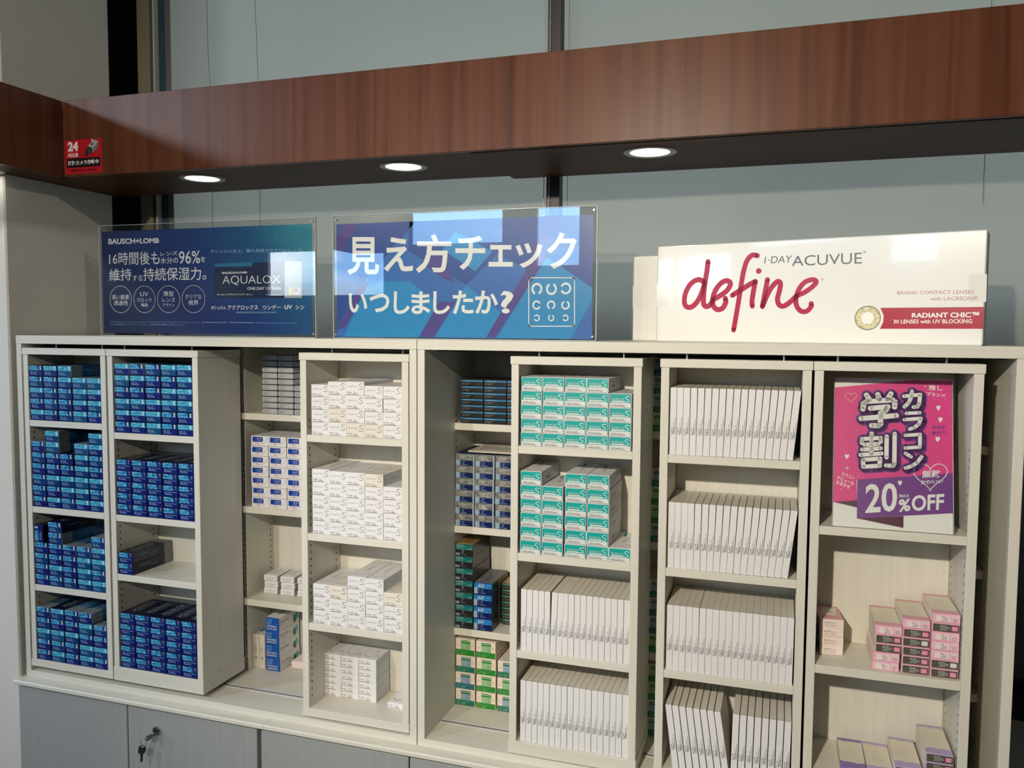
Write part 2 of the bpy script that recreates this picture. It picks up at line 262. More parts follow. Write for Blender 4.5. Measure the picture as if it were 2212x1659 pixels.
ART_LEFT = [
('t','BAUSCH+LOMB',[(0.0238,0.262),(0.1968,0.2597),(0.1965,0.2456),(0.0234,0.2464)],'white',0.035,2),
('t','16時間後も',[(0.0255,0.2239),(0.1979,0.2239),(0.197,0.1873),(0.0246,0.1896)],'white',0.004,2),
('t','レンズ',[(0.2008,0.2214),(0.2567,0.2233),(0.2564,0.2124),(0.2005,0.2104)],'white',0.004,2),
('t','水分の',[(0.2004,0.2062),(0.2581,0.2069),(0.2577,0.1902),(0.2,0.1894)],'white',0.004,2),
('t','96%',[(0.2611,0.222),(0.3298,0.2223),(0.3291,0.1886),(0.2603,0.188)],'white',0.004,2),
('t','を',[(0.3317,0.206),(0.3461,0.2063),(0.3458,0.192),(0.3313,0.1916)],'white',0.004,2),
('t','維持',[(0.0243,0.1778),(0.1012,0.1797),(0.1003,0.1463),(0.0234,0.1441)],'white',0.004,2),
('t','する',[(0.1045,0.1595),(0.1381,0.16),(0.1377,0.144),(0.1041,0.1434)],'white',0.004,2),
('t','持続保湿力。',[(0.1413,0.179),(0.3488,0.1787),(0.348,0.1442),(0.1404,0.1436)],'white',0.004,2),
('r',(0.0615,0.0938),(0.0379,0.038),0.0016,'cream',2,None),
('r',(0.143,0.0934),(0.0371,0.0376),0.0015,'cream',2,None),
('r',(0.2239,0.0933),(0.0379,0.0372),0.0015,'cream',2,None),
('r',(0.3055,0.0934),(0.0378,0.0375),0.0014,'cream',2,None),
('t','高い酸素',[(0.0327,0.1074),(0.0916,0.107),(0.0913,0.0931),(0.0323,0.0934)],'white',0,2),
('t','透過性',[(0.0377,0.0909),(0.0874,0.0906),(0.087,0.0769),(0.0373,0.0771)],'white',0,2),
('t','UV',[(0.1294,0.1138),(0.156,0.1136),(0.1557,0.1019),(0.1291,0.1021)],'white',0,2),
('t','ブロック',[(0.1175,0.0976),(0.1677,0.0973),(0.1674,0.0859),(0.1172,0.0861)],'white',0,2),
('t','機能',[(0.1313,0.083),(0.1552,0.0829),(0.155,0.0733),(0.131,0.0734)],'white',0,2),
('t','薄型',[(0.2065,0.1154),(0.2415,0.1151),(0.2412,0.1014),(0.2062,0.1016)],'white',0,2),
('t','レンズ',[(0.2035,0.098),(0.2463,0.0977),(0.2461,0.0862),(0.2032,0.0863)],'white',0,2),
('t','デザイン',[(0.205,0.0827),(0.243,0.0825),(0.2428,0.074),(0.2048,0.0741)],'white',0,2),
('t','クリアな',[(0.279,0.106),(0.3316,0.1056),(0.3313,0.0933),(0.2787,0.0936)],'white',0,2),
('t','視界',[(0.2886,0.0908),(0.3215,0.0906),(0.3212,0.0768),(0.2883,0.0769)],'white',0,2),
('t','ボシュロム史上、最も完成された1dayレンズ。',[(0.3624,0.224),(0.6466,0.2217),(0.6464,0.2107),(0.3622,0.2138)],'pale',0,2),
('p',[(0.3724,0.1879),(0.5921,0.1863),(0.5904,0.0948),(0.3722,0.0946)],'navy',1),
('p',[(0.3722,0.1783),(0.3777,0.1866),(0.4943,0.1887),(0.4923,0.1778)],'cyan',2),
('p',[(0.5905,0.1887),(0.641,0.1884),(0.6403,0.0945),(0.5887,0.0948)],'silver',2),
('p',[(0.6017,0.1209),(0.6364,0.1214),(0.6361,0.1029),(0.6014,0.1031)],'cream',3),
('p',[(0.6017,0.1209),(0.6105,0.1208),(0.6102,0.1031),(0.6014,0.1031)],'yellow',4),
('t','UV',[(0.6118,0.1187),(0.6287,0.1186),(0.6285,0.1105),(0.6117,0.1106)],'grey',0.02,5),
('t','BAUSCH+LOMB',[(0.3987,0.1645),(0.4764,0.1648),(0.4763,0.1595),(0.3986,0.1591)],'white',0.03,3),
('t','AQUALOX',[(0.3996,0.154),(0.5772,0.1534),(0.5768,0.129),(0.399,0.129)],'white',-0.012,3),
('t','ONE DAY UV SHIN',[(0.4762,0.1241),(0.578,0.1237),(0.5779,0.1161),(0.4761,0.1164)],'white',0.01,3),
('t','ボシュロム アクアロックス ワンデー UV シン',[(0.3807,0.1077),(0.4927,0.1074),(0.4926,0.1024),(0.3806,0.1026)],'white',0.01,3),
('t','30 soft contact lenses',[(0.5332,0.106),(0.5831,0.1062),(0.5831,0.1021),(0.5331,0.1018)],'pale',0,3),
('t','ボシュロム',[(0.362,0.0748),(0.4093,0.0753),(0.4091,0.0663),(0.3618,0.0658)],'white',0.01,2),
('t','アクアロックス',[(0.4146,0.0764),(0.5084,0.0773),(0.5081,0.0649),(0.4144,0.0639)],'white',0.01,2),
('t','ワンデー',[(0.5233,0.0761),(0.5771,0.0771),(0.5769,0.066),(0.523,0.0649)],'white',0.01,2),
('t','UV',[(0.5887,0.0764),(0.6111,0.0766),(0.6109,0.0662),(0.5885,0.0659)],'white',0.02,2),
('t','シン',[(0.6212,0.0763),(0.6473,0.0765),(0.6471,0.0655),(0.621,0.0653)],'white',0.01,2),
('t','医療機器承認番号/30300BZX00126000',[(0.4416,0.06),(0.5642,0.0604),(0.5641,0.0555),(0.4415,0.055)],'pale',0,2),
('t','*1 Clinical assessment of silicone hydrogel daily lens after 16 hours of wear. 医療機器承認番号 / 高度管理医療機器 / Bausch & Lomb Japan Co.,Ltd.',[(0.0237,0.0333),(0.6264,0.0322),(0.6264,0.0287),(0.0236,0.0296)],'pale',0,2),
('t','*2 この商品はコンタクトレンズです。必ず眼科医の検査をお受けください。',[(0.0235,0.0265),(0.2779,0.0263),(0.2778,0.0226),(0.0234,0.0227)],'pale',0,2)]

ART_MIDDLE = [
('p',[(0.0,0.279),(0.2166,0.2789),(0.075,0.1354),(0.0003,0.0223)],'indigo',1),
('p',[(0.1995,0.2786),(0.6513,0.279),(0.6512,0.1161),(0.5458,0.1878),(0.5093,0.1532),(0.4244,0.1967),(0.3471,0.1256),(0.1957,0.2088)],'indigo',1),
('p',[(0.0894,0.1352),(0.1988,0.1368),(0.2738,0.0831),(0.2299,0.001),(0.0186,0.0002)],'sky',2),
('p',[(0.3471,0.1256),(0.4378,0.0567),(0.406,0.0022),(0.2651,0.0014)],'sky',2),
('p',[(0.5434,0.1864),(0.6506,0.1161),(0.6504,0.0872),(0.6022,0.0),(0.4237,0.0011)],'sky',2),
('p',[(0.2858,0.2095),(0.3699,0.1572),(0.4117,0.2031),(0.3174,0.2513)],'sky',2),
('p',[(0.2241,0.0009),(0.2651,0.0014),(0.3207,0.086),(0.2772,0.0862)],'violet',3),
('p',[(0.3969,0.0018),(0.4188,0.002),(0.5458,0.1878),(0.5213,0.2002)],'violet',3),
('p',[(0.022,0.2775),(0.062,0.2776),(0.0325,0.2324),(0.0006,0.1817),(0.0014,0.2462)],'violet',3),
('p',[(-0.0005,0.0174),(0.0226,0.0241),(0.0912,0.1351),(0.0713,0.129)],'violet',3),
('p',[(0.2367,0.1767),(0.2857,0.1418),(0.3173,0.1321),(0.2707,0.2007)],'violet',2),
('p',[(0.545,0.2812),(0.5841,0.2801),(0.5367,0.188),(0.509,0.2005)],'violet',2),
('t','見',[(0.0308,0.2468),(0.1189,0.244),(0.1182,0.1523),(0.0297,0.1537)],'white',0.022,5),
('t','え',[(0.1313,0.2436),(0.2096,0.2411),(0.2092,0.1586),(0.1307,0.16)],'white',0.022,5),
('t','方',[(0.2165,0.2486),(0.3091,0.2455),(0.3091,0.1537),(0.2161,0.1553)],'white',0.022,5),
('t','チ',[(0.319,0.2421),(0.3939,0.2396),(0.3942,0.1598),(0.319,0.1612)],'white',0.022,5),
('t','ェ',[(0.4026,0.2183),(0.4622,0.2166),(0.4625,0.166),(0.4028,0.1672)],'white',0.022,5),
('t','ッ',[(0.4685,0.2208),(0.5334,0.2189),(0.5339,0.1622),(0.4688,0.1635)],'white',0.022,5),
('t','ク',[(0.5429,0.2434),(0.6137,0.241),(0.6147,0.1586),(0.5437,0.16)],'white',0.022,5),
('t','い',[(0.0339,0.1075),(0.0855,0.1071),(0.0851,0.0599),(0.0333,0.0599)],'white',0.024,5),
('t','つ',[(0.0913,0.1064),(0.1462,0.1059),(0.1458,0.0608),(0.0908,0.0608)],'white',0.024,5),
('t','し',[(0.1575,0.1115),(0.2004,0.1111),(0.2001,0.0567),(0.1571,0.0566)],'white',0.024,5),
('t','ま',[(0.2049,0.1111),(0.2542,0.1106),(0.2541,0.0567),(0.2046,0.0567)],'white',0.024,5),
('t','し',[(0.262,0.1111),(0.3057,0.1107),(0.3057,0.0567),(0.2619,0.0567)],'white',0.024,5),
('t','た',[(0.3124,0.1128),(0.3651,0.1123),(0.3652,0.0567),(0.3123,0.0567)],'white',0.024,5),
('t','か',[(0.3693,0.1123),(0.4264,0.1117),(0.4266,0.0576),(0.3694,0.0576)],'white',0.024,5),
('t','?',[(0.4318,0.111),(0.4644,0.1107),(0.4647,0.0582),(0.4321,0.0582)],'white',0.024,5),
('s',[(0.6018,0.1388),(0.6048,0.1382),(0.6073,0.1365),(0.609,0.134),(0.6096,0.1311),(0.6108,0.0371),(0.6102,0.0342),(0.6085,0.0317),(0.606,0.0301),(0.6031,0.0295),(0.5103,0.029),(0.5072,0.0295),(0.5046,0.0312),(0.5028,0.0337),(0.5022,0.0367),(0.5015,0.1326),(0.502,0.1356),(0.5038,0.1381),(0.5064,0.1397),(0.5094,0.1402),(0.6018,0.1388)],0.0021,'white',5),
('r',(0.5211,0.1146),(0.0132,0.0138),0.0047,'white',5,'d'),
('r',(0.5557,0.1142),(0.013,0.0137),0.0047,'white',5,'u'),
('r',(0.5895,0.1151),(0.0129,0.0135),0.0046,'white',5,'l'),
('r',(0.5208,0.0775),(0.0101,0.0106),0.0036,'white',5,'r'),
('r',(0.5554,0.0774),(0.01,0.0105),0.0036,'white',5,'d'),
('r',(0.5893,0.0773),(0.0099,0.0104),0.0036,'white',5,'u'),
('r',(0.5213,0.0481),(0.0074,0.0077),0.0027,'white',5,'l'),
('r',(0.5557,0.0482),(0.0073,0.0076),0.0026,'white',5,'u'),
('r',(0.5896,0.0482),(0.0072,0.0076),0.0026,'white',5,'l')]

ART_POSTER = [
('p',[(0.0001,0.2801),(0.15,0.2999),(0.2143,0.2997),(0.2158,0.1164),(0.0431,0.0932),(0.0442,0.0532),(0.0003,0.0469)],'pink',1),
('p',[(0.0443,0.0943),(0.2158,0.1174),(0.2147,0.0405),(0.0442,0.0177)],'purple',2),
('p',[(0.0003,0.0469),(0.0442,0.0535),(0.0442,0.0391)],'plum',1),
('p',[(0.0442,0.0177),(0.1284,0.0286),(0.1282,0.0057)],'plum',1),
('l',[(0.0597,0.2662),(0.0649,0.2571)],0.0205,'purple',3),
('l',[(0.0618,0.2639),(0.067,0.2548)],0.0205,'purple',3),
('l',[(0.064,0.2618),(0.0692,0.2528)],0.0204,'purple',3),
('l',[(0.0807,0.2679),(0.0835,0.2582)],0.0203,'purple',3),
('l',[(0.0828,0.2656),(0.0856,0.256)],0.0203,'purple',3),
('l',[(0.0849,0.2635),(0.0877,0.2539)],0.0203,'purple',3),
('l',[(0.1048,0.2702),(0.0986,0.2587)],0.0202,'purple',3),
('l',[(0.1069,0.2679),(0.1007,0.2564)],0.0202,'purple',3),
('l',[(0.109,0.2659),(0.1028,0.2544)],0.0202,'purple',3),
('l',[(0.0534,0.237),(0.0544,0.2486),(0.0596,0.2525),(0.1085,0.2577),(0.1122,0.2547),(0.1116,0.2433)],0.0205,'purple',3),
('l',[(0.0555,0.2347),(0.0565,0.2463),(0.0618,0.2502),(0.1106,0.2555),(0.1143,0.2525),(0.1137,0.241)],0.0205,'purple',3),
('l',[(0.0577,0.2327),(0.0586,0.2443),(0.0639,0.2481),(0.1127,0.2535),(0.1164,0.2505),(0.1158,0.239)],0.0204,'purple',3),
('l',[(0.0672,0.2391),(0.0992,0.2436),(0.0951,0.2354),(0.0861,0.2299),(0.086,0.2075),(0.0817,0.2042),(0.0699,0.2042)],0.0204,'purple',3),
('l',[(0.0693,0.2368),(0.1013,0.2413),(0.0972,0.2331),(0.0882,0.2276),(0.0881,0.2053),(0.0838,0.202),(0.072,0.202)],0.0204,'purple',3),
('l',[(0.0715,0.2348),(0.1034,0.2393),(0.0993,0.2311),(0.0904,0.2256),(0.0902,0.2033),(0.086,0.2),(0.0742,0.2)],0.0203,'purple',3),
('l',[(0.05,0.2175),(0.1148,0.2263)],0.0205,'purple',3),
('l',[(0.0521,0.2152),(0.1168,0.224)],0.0205,'purple',3),
('l',[(0.0543,0.2132),(0.1189,0.222)],0.0204,'purple',3),
('l',[(0.0597,0.2662),(0.0649,0.2571)],0.01,'white',4),
('l',[(0.0807,0.2679),(0.0835,0.2582)],0.0099,'white',4),
('l',[(0.1048,0.2702),(0.0986,0.2587)],0.0099,'white',4),
('l',[(0.0534,0.237),(0.0544,0.2486),(0.0596,0.2525),(0.1085,0.2577),(0.1122,0.2547),(0.1116,0.2433)],0.01,'white',4),
('l',[(0.0672,0.2391),(0.0992,0.2436),(0.0951,0.2354),(0.0861,0.2299),(0.086,0.2075),(0.0817,0.2042),(0.0699,0.2042)],0.01,'white',4),
('l',[(0.05,0.2175),(0.1148,0.2263)],0.01,'white',4),
('l',[(0.0699,0.1882),(0.0698,0.1809)],0.0183,'purple',3),
('l',[(0.072,0.1859),(0.0719,0.1787)],0.0183,'purple',3),
('l',[(0.0741,0.184),(0.074,0.1767)],0.0183,'purple',3),
('l',[(0.0518,0.1682),(0.0523,0.176),(0.0863,0.1801),(0.0867,0.1724)],0.0184,'purple',3),
('l',[(0.0539,0.166),(0.0544,0.1737),(0.0884,0.1779),(0.0888,0.1702)],0.0185,'purple',3),
('l',[(0.056,0.164),(0.0565,0.1718),(0.0905,0.176),(0.0909,0.1683)],0.0185,'purple',3),
('l',[(0.057,0.1648),(0.082,0.1678)],0.0184,'purple',3),
('l',[(0.0591,0.1626),(0.0841,0.1656)],0.0184,'purple',3),
('l',[(0.0612,0.1606),(0.0862,0.1637)],0.0184,'purple',3),
('l',[(0.0532,0.1548),(0.0862,0.1591)],0.0184,'purple',3),
('l',[(0.0553,0.1526),(0.0883,0.1569)],0.0184,'purple',3),
('l',[(0.0574,0.1507),(0.0904,0.1549)],0.0184,'purple',3),
('l',[(0.0503,0.1439),(0.088,0.1489)],0.0184,'purple',3),
('l',[(0.0524,0.1416),(0.0901,0.1467)],0.0184,'purple',3),
('l',[(0.0545,0.1397),(0.0922,0.1448)],0.0184,'purple',3),
('l',[(0.0698,0.1732),(0.0697,0.1462)],0.0183,'purple',3),
('l',[(0.0719,0.171),(0.0718,0.144)],0.0183,'purple',3),
('l',[(0.074,0.169),(0.0739,0.142)],0.0183,'purple',3),
('l',[(0.0545,0.1343),(0.0856,0.1386),(0.085,0.1243),(0.055,0.1205),(0.0545,0.1343)],0.0184,'purple',3),
('l',[(0.0566,0.1321),(0.0877,0.1364),(0.0871,0.1221),(0.0571,0.1183),(0.0566,0.1321)],0.0184,'purple',3),
('l',[(0.0588,0.1302),(0.0898,0.1345),(0.0892,0.1202),(0.0592,0.1164),(0.0588,0.1302)],0.0183,'purple',3),
('l',[(0.0976,0.1835),(0.0973,0.1413)],0.0182,'purple',3),
('l',[(0.0997,0.1813),(0.0993,0.1391)],0.0181,'purple',3),
('l',[(0.1018,0.1793),(0.1014,0.1371)],0.0181,'purple',3),
('l',[(0.1121,0.1896),(0.1116,0.1293),(0.1088,0.1256),(0.0967,0.1254)],0.0181,'purple',3),
('l',[(0.1142,0.1874),(0.1136,0.1272),(0.1108,0.1235),(0.0988,0.1233)],0.0181,'purple',3),
('l',[(0.1162,0.1854),(0.1157,0.1253),(0.1129,0.1216),(0.1008,0.1214)],0.0181,'purple',3),
('l',[(0.0699,0.1882),(0.0698,0.1809)],0.008,'white',4),
('l',[(0.0518,0.1682),(0.0523,0.176),(0.0863,0.1801),(0.0867,0.1724)],0.008,'white',4),
('l',[(0.057,0.1648),(0.082,0.1678)],0.008,'white',4),
('l',[(0.0532,0.1548),(0.0862,0.1591)],0.008,'white',4),
('l',[(0.0503,0.1439),(0.088,0.1489)],0.008,'white',4),
('l',[(0.0698,0.1732),(0.0697,0.1462)],0.008,'white',4),
('l',[(0.0545,0.1343),(0.0856,0.1386),(0.085,0.1243),(0.055,0.1205),(0.0545,0.1343)],0.0081,'white',4),
('l',[(0.0976,0.1835),(0.0973,0.1413)],0.0079,'white',4),
('l',[(0.1121,0.1896),(0.1116,0.1293),(0.1088,0.1256),(0.0967,0.1254)],0.0079,'white',4),
('l',[(0.1291,0.2657),(0.158,0.2702),(0.1563,0.2516),(0.153,0.2453),(0.1461,0.2445)],0.0175,'purple',3),
('l',[(0.1312,0.2634),(0.16,0.268),(0.1584,0.2493),(0.1551,0.243),(0.1481,0.2422)],0.0174,'purple',3),
('l',[(0.1333,0.2614),(0.1621,0.266),(0.1604,0.2473),(0.1571,0.241),(0.1502,0.2403)],0.0174,'purple',3),
('l',[(0.1432,0.2765),(0.1417,0.2635),(0.1369,0.253),(0.1299,0.2444)],0.0174,'purple',3),
('l',[(0.1453,0.2743),(0.1437,0.2612),(0.139,0.2507),(0.1319,0.2422)],0.0174,'purple',3),
('l',[(0.1474,0.2722),(0.1458,0.2592),(0.141,0.2487),(0.134,0.2402)],0.0173,'purple',3),
('l',[(0.1291,0.2657),(0.158,0.2702),(0.1563,0.2516),(0.153,0.2453),(0.1461,0.2445)],0.0073,'white',4),
('l',[(0.1432,0.2765),(0.1417,0.2635),(0.1369,0.253),(0.1299,0.2444)],0.0072,'white',4),
('l',[(0.1334,0.2314),(0.157,0.2336)],0.0169,'purple',3),
('l',[(0.1355,0.2291),(0.1591,0.2313)],0.0169,'purple',3),
('l',[(0.1376,0.2272),(0.1611,0.2293)],0.0168,'purple',3),
('l',[(0.1296,0.2186),(0.1592,0.2223),(0.1553,0.2104),(0.147,0.2034),(0.1391,0.2)],0.0169,'purple',3),
('l',[(0.1316,0.2164),(0.1612,0.2201),(0.1574,0.2082),(0.149,0.2012),(0.1411,0.1978)],0.0169,'purple',3),
('l',[(0.1337,0.2144),(0.1632,0.2182),(0.1594,0.2062),(0.151,0.1992),(0.1432,0.1958)],0.0169,'purple',3),
('l',[(0.1334,0.2314),(0.157,0.2336)],0.0067,'white',4),
('l',[(0.1296,0.2186),(0.1592,0.2223),(0.1553,0.2104),(0.147,0.2034),(0.1391,0.2)],0.0067,'white',4),
('l',[(0.1316,0.1871),(0.1578,0.1904),(0.1574,0.1652),(0.1313,0.1619)],0.0168,'purple',3),
('l',[(0.1336,0.1849),(0.1598,0.1882),(0.1595,0.163),(0.1333,0.1597)],0.0168,'purple',3),
('l',[(0.1357,0.183),(0.1619,0.1862),(0.1615,0.1611),(0.1354,0.1578)],0.0167,'purple',3),
('l',[(0.1316,0.1871),(0.1578,0.1904),(0.1574,0.1652),(0.1313,0.1619)],0.0066,'white',4),
('l',[(0.1321,0.1512),(0.1416,0.1452)],0.017,'purple',3),
('l',[(0.1341,0.1491),(0.1437,0.143)],0.017,'purple',3),
('l',[(0.1362,0.1472),(0.1457,0.1411)],0.0169,'purple',3),
('l',[(0.1604,0.1462),(0.1525,0.1342),(0.1433,0.1271),(0.1318,0.1224)],0.0168,'purple',3),
('l',[(0.1624,0.144),(0.1545,0.132),(0.1453,0.1249),(0.1338,0.1203)],0.0168,'purple',3),
('l',[(0.1644,0.1421),(0.1565,0.1301),(0.1473,0.1231),(0.1358,0.1184)],0.0168,'purple',3),
('l',[(0.1321,0.1512),(0.1416,0.1452)],0.0069,'white',4),
('l',[(0.1604,0.1462),(0.1525,0.1342),(0.1433,0.1271),(0.1318,0.1224)],0.0068,'white',4),
('t','20',[(0.0596,0.0861),(0.1172,0.0931),(0.1167,0.0369),(0.0594,0.0282)],'white',0.02,4),
('t','MAX',[(0.1209,0.0703),(0.1385,0.0715),(0.1384,0.0653),(0.1208,0.0641)],'white',0.01,4),
('t','%',[(0.1197,0.0602),(0.1407,0.0634),(0.1404,0.0391),(0.1194,0.0356)],'white',0.03,4),
('t','OFF',[(0.143,0.0696),(0.1999,0.0769),(0.1987,0.0459),(0.1426,0.0388)],'white',0.025,4),
('p',[(0.1906,0.2467),(0.1907,0.2472),(0.1911,0.2483),(0.192,0.2493),(0.1932,0.2493),(0.1941,0.2482),(0.1945,0.2464),(0.194,0.2445),(0.193,0.2427),(0.1919,0.241),(0.191,0.2396),(0.1905,0.2385),(0.1904,0.2381),(0.1904,0.2385),(0.19,0.2396),(0.1891,0.2409),(0.188,0.2425),(0.1871,0.2442),(0.1867,0.2461),(0.1871,0.248),(0.1881,0.2491),(0.1893,0.2492),(0.1901,0.2483),(0.1905,0.2472)],'white',4),
('p',[(0.194,0.2233),(0.1941,0.2238),(0.1946,0.225),(0.1955,0.2259),(0.1966,0.2259),(0.1975,0.2248),(0.1979,0.2231),(0.1975,0.2212),(0.1965,0.2194),(0.1953,0.2177),(0.1944,0.2163),(0.194,0.2152),(0.1939,0.2148),(0.1938,0.2152),(0.1934,0.2162),(0.1926,0.2176),(0.1915,0.2192),(0.1905,0.2209),(0.1902,0.2228),(0.1906,0.2246),(0.1916,0.2257),(0.1927,0.2258),(0.1936,0.2249),(0.194,0.2238)],'white',4),
('p',[(0.1891,0.1843),(0.1891,0.1848),(0.1896,0.186),(0.1906,0.1869),(0.1918,0.1869),(0.1928,0.1859),(0.1931,0.1841),(0.1927,0.1822),(0.1916,0.1804),(0.1904,0.1788),(0.1895,0.1773),(0.189,0.1763),(0.1889,0.1759),(0.1889,0.1763),(0.1884,0.1773),(0.1875,0.1786),(0.1864,0.1801),(0.1854,0.1818),(0.185,0.1837),(0.1854,0.1855),(0.1865,0.1867),(0.1877,0.1868),(0.1886,0.1859),(0.189,0.1848)],'white',4),
('p',[(0.0246,0.1414),(0.0246,0.1419),(0.0251,0.143),(0.026,0.144),(0.0272,0.144),(0.0282,0.143),(0.0286,0.1413),(0.0282,0.1394),(0.0272,0.1376),(0.026,0.136),(0.0251,0.1346),(0.0246,0.1336),(0.0246,0.1332),(0.0245,0.1336),(0.024,0.1346),(0.0231,0.1359),(0.0219,0.1373),(0.0209,0.139),(0.0205,0.1408),(0.0209,0.1426),(0.0219,0.1437),(0.0231,0.1438),(0.024,0.143),(0.0245,0.1419)],'white',4),
('p',[(0.1218,0.0945),(0.1219,0.095),(0.1223,0.0961),(0.1232,0.0971),(0.1242,0.0971),(0.1252,0.0961),(0.1255,0.0943),(0.1251,0.0924),(0.1242,0.0906),(0.1231,0.089),(0.1222,0.0876),(0.1218,0.0865),(0.1217,0.0861),(0.1217,0.0865),(0.1213,0.0875),(0.1205,0.0888),(0.1194,0.0903),(0.1185,0.092),(0.1181,0.0939),(0.1185,0.0957),(0.1195,0.0968),(0.1206,0.0969),(0.1214,0.0961),(0.1218,0.095)],'white',4),
('s',[(0.1761,0.1203),(0.1766,0.1227),(0.1799,0.1282),(0.1867,0.1329),(0.1954,0.1332),(0.2027,0.1284),(0.2054,0.1202),(0.2024,0.1112),(0.1948,0.1025),(0.186,0.0946),(0.1792,0.0876),(0.176,0.0825),(0.1754,0.0807),(0.1749,0.0825),(0.1718,0.0871),(0.1652,0.0933),(0.1565,0.1001),(0.1492,0.1079),(0.1463,0.1167),(0.1494,0.1253),(0.157,0.131),(0.1658,0.1317),(0.1725,0.1278),(0.1756,0.1227),(0.1761,0.1203)],0.0015,'white',3),
('s',[(0.0305,0.2649),(0.0307,0.2658),(0.0319,0.2677),(0.0345,0.2694),(0.0378,0.2694),(0.0406,0.2676),(0.0417,0.2646),(0.0406,0.2613),(0.0378,0.2582),(0.0345,0.2554),(0.0319,0.2529),(0.0307,0.2511),(0.0305,0.2504),(0.0303,0.2511),(0.0291,0.2529),(0.0266,0.2552),(0.0233,0.2578),(0.0205,0.2607),(0.0194,0.2639),(0.0205,0.267),(0.0233,0.269),(0.0266,0.2691),(0.0291,0.2677),(0.0303,0.2658),(0.0305,0.2649)],0.001,'cream',3),
('t','無敵',[(0.1614,0.1196),(0.1941,0.123),(0.1938,0.1079),(0.1611,0.1041)],'white',0.02,4),
('t','かわいい',[(0.1588,0.1),(0.1982,0.1049),(0.1981,0.0975),(0.1587,0.092)],'white',0.02,4),
('t','推し',[(0.1735,0.2904),(0.1982,0.2895),(0.1984,0.2787),(0.1733,0.2795)],'white',0.02,4),
('t','ブランド',[(0.1694,0.2763),(0.2036,0.2732),(0.2027,0.2654),(0.1692,0.2685)],'white',0.02,4),
('t','学生証',[(0.179,0.2078),(0.2047,0.211),(0.2045,0.2039),(0.1789,0.2007)],'purple',0.03,4),
('t','ご提示で',[(0.1716,0.1963),(0.2045,0.2003),(0.2043,0.1927),(0.1715,0.1887)],'purple',0.03,4),
('t','カラコン',[(0.016,0.108),(0.0403,0.1002),(0.0384,0.0935),(0.0141,0.1012)],'white',0.02,4),
('t','デビューも',[(0.0078,0.1003),(0.0388,0.0894),(0.0369,0.0822),(0.0059,0.093)],'white',0.02,4),
('t','おまかせ',[(0.0064,0.091),(0.0322,0.0818),(0.0303,0.0746),(0.0045,0.0837)],'white',0.02,4),
('p',[(0.1644,0.2873),(0.1666,0.288),(0.1673,0.2905),(0.1678,0.288),(0.17,0.2874),(0.1678,0.2867),(0.1672,0.2842),(0.1666,0.2866)],'cream',4),
('p',[(0.1978,0.2923),(0.199,0.2927),(0.1994,0.2942),(0.1997,0.2928),(0.201,0.2924),(0.1997,0.292),(0.1993,0.2905),(0.199,0.2919)],'cream',4),
('p',[(0.1813,0.2614),(0.1825,0.2618),(0.1829,0.2633),(0.1832,0.2619),(0.1845,0.2615),(0.1832,0.2611),(0.1828,0.2597),(0.1825,0.261)],'cream',4),
('p',[(0.2011,0.2636),(0.2024,0.264),(0.2027,0.2654),(0.2031,0.264),(0.2043,0.2637),(0.203,0.2633),(0.2027,0.2618),(0.2023,0.2632)],'cream',4),
('p',[(0.0583,0.2804),(0.0594,0.2808),(0.0597,0.282),(0.06,0.2808),(0.0612,0.2805),(0.06,0.2801),(0.0597,0.2788),(0.0594,0.2801)],'cream',4),
('p',[(0.0134,0.2319),(0.0145,0.2323),(0.0148,0.2335),(0.0151,0.2323),(0.0163,0.232),(0.0151,0.2316),(0.0148,0.2303),(0.0145,0.2316)],'cream',4),
('p',[(0.0221,0.1923),(0.0232,0.1927),(0.0236,0.1939),(0.0239,0.1927),(0.025,0.1924),(0.0239,0.192),(0.0236,0.1908),(0.0232,0.192)],'cream',4),
('p',[(0.0411,0.1926),(0.0422,0.193),(0.0425,0.1942),(0.0428,0.193),(0.0439,0.1927),(0.0428,0.1923),(0.0425,0.1911),(0.0422,0.1923)],'cream',4),
('p',[(0.0151,0.1737),(0.0163,0.1741),(0.0166,0.1753),(0.0169,0.1741),(0.018,0.1738),(0.0169,0.1734),(0.0166,0.1722),(0.0163,0.1734)],'cream',4),
('p',[(0.1861,0.1669),(0.1873,0.1674),(0.1877,0.1688),(0.188,0.1674),(0.1892,0.1671),(0.188,0.1666),(0.1876,0.1652),(0.1873,0.1666)],'cream',4),
('p',[(0.1869,0.1474),(0.1879,0.1477),(0.1882,0.1489),(0.1885,0.1478),(0.1896,0.1475),(0.1885,0.1471),(0.1882,0.1459),(0.1879,0.1471)],'cream',4),
('p',[(0.1897,0.14),(0.1907,0.1404),(0.191,0.1416),(0.1913,0.1404),(0.1924,0.1401),(0.1913,0.1398),(0.191,0.1386),(0.1907,0.1397)],'cream',4),
('p',[(0.0205,0.1162),(0.0242,0.1176),(0.0253,0.1216),(0.0263,0.1177),(0.0301,0.1168),(0.0263,0.1154),(0.0253,0.1113),(0.0242,0.1153)],'cream',4),
('p',[(0.0436,0.0999),(0.0454,0.1006),(0.0459,0.1026),(0.0465,0.1006),(0.0483,0.1002),(0.0465,0.0995),(0.0459,0.0975),(0.0454,0.0995)],'cream',4),
('p',[(0.0117,0.0734),(0.0134,0.074),(0.0139,0.0758),(0.0143,0.0741),(0.016,0.0737),(0.0143,0.073),(0.0139,0.0712),(0.0134,0.073)],'cream',4)]

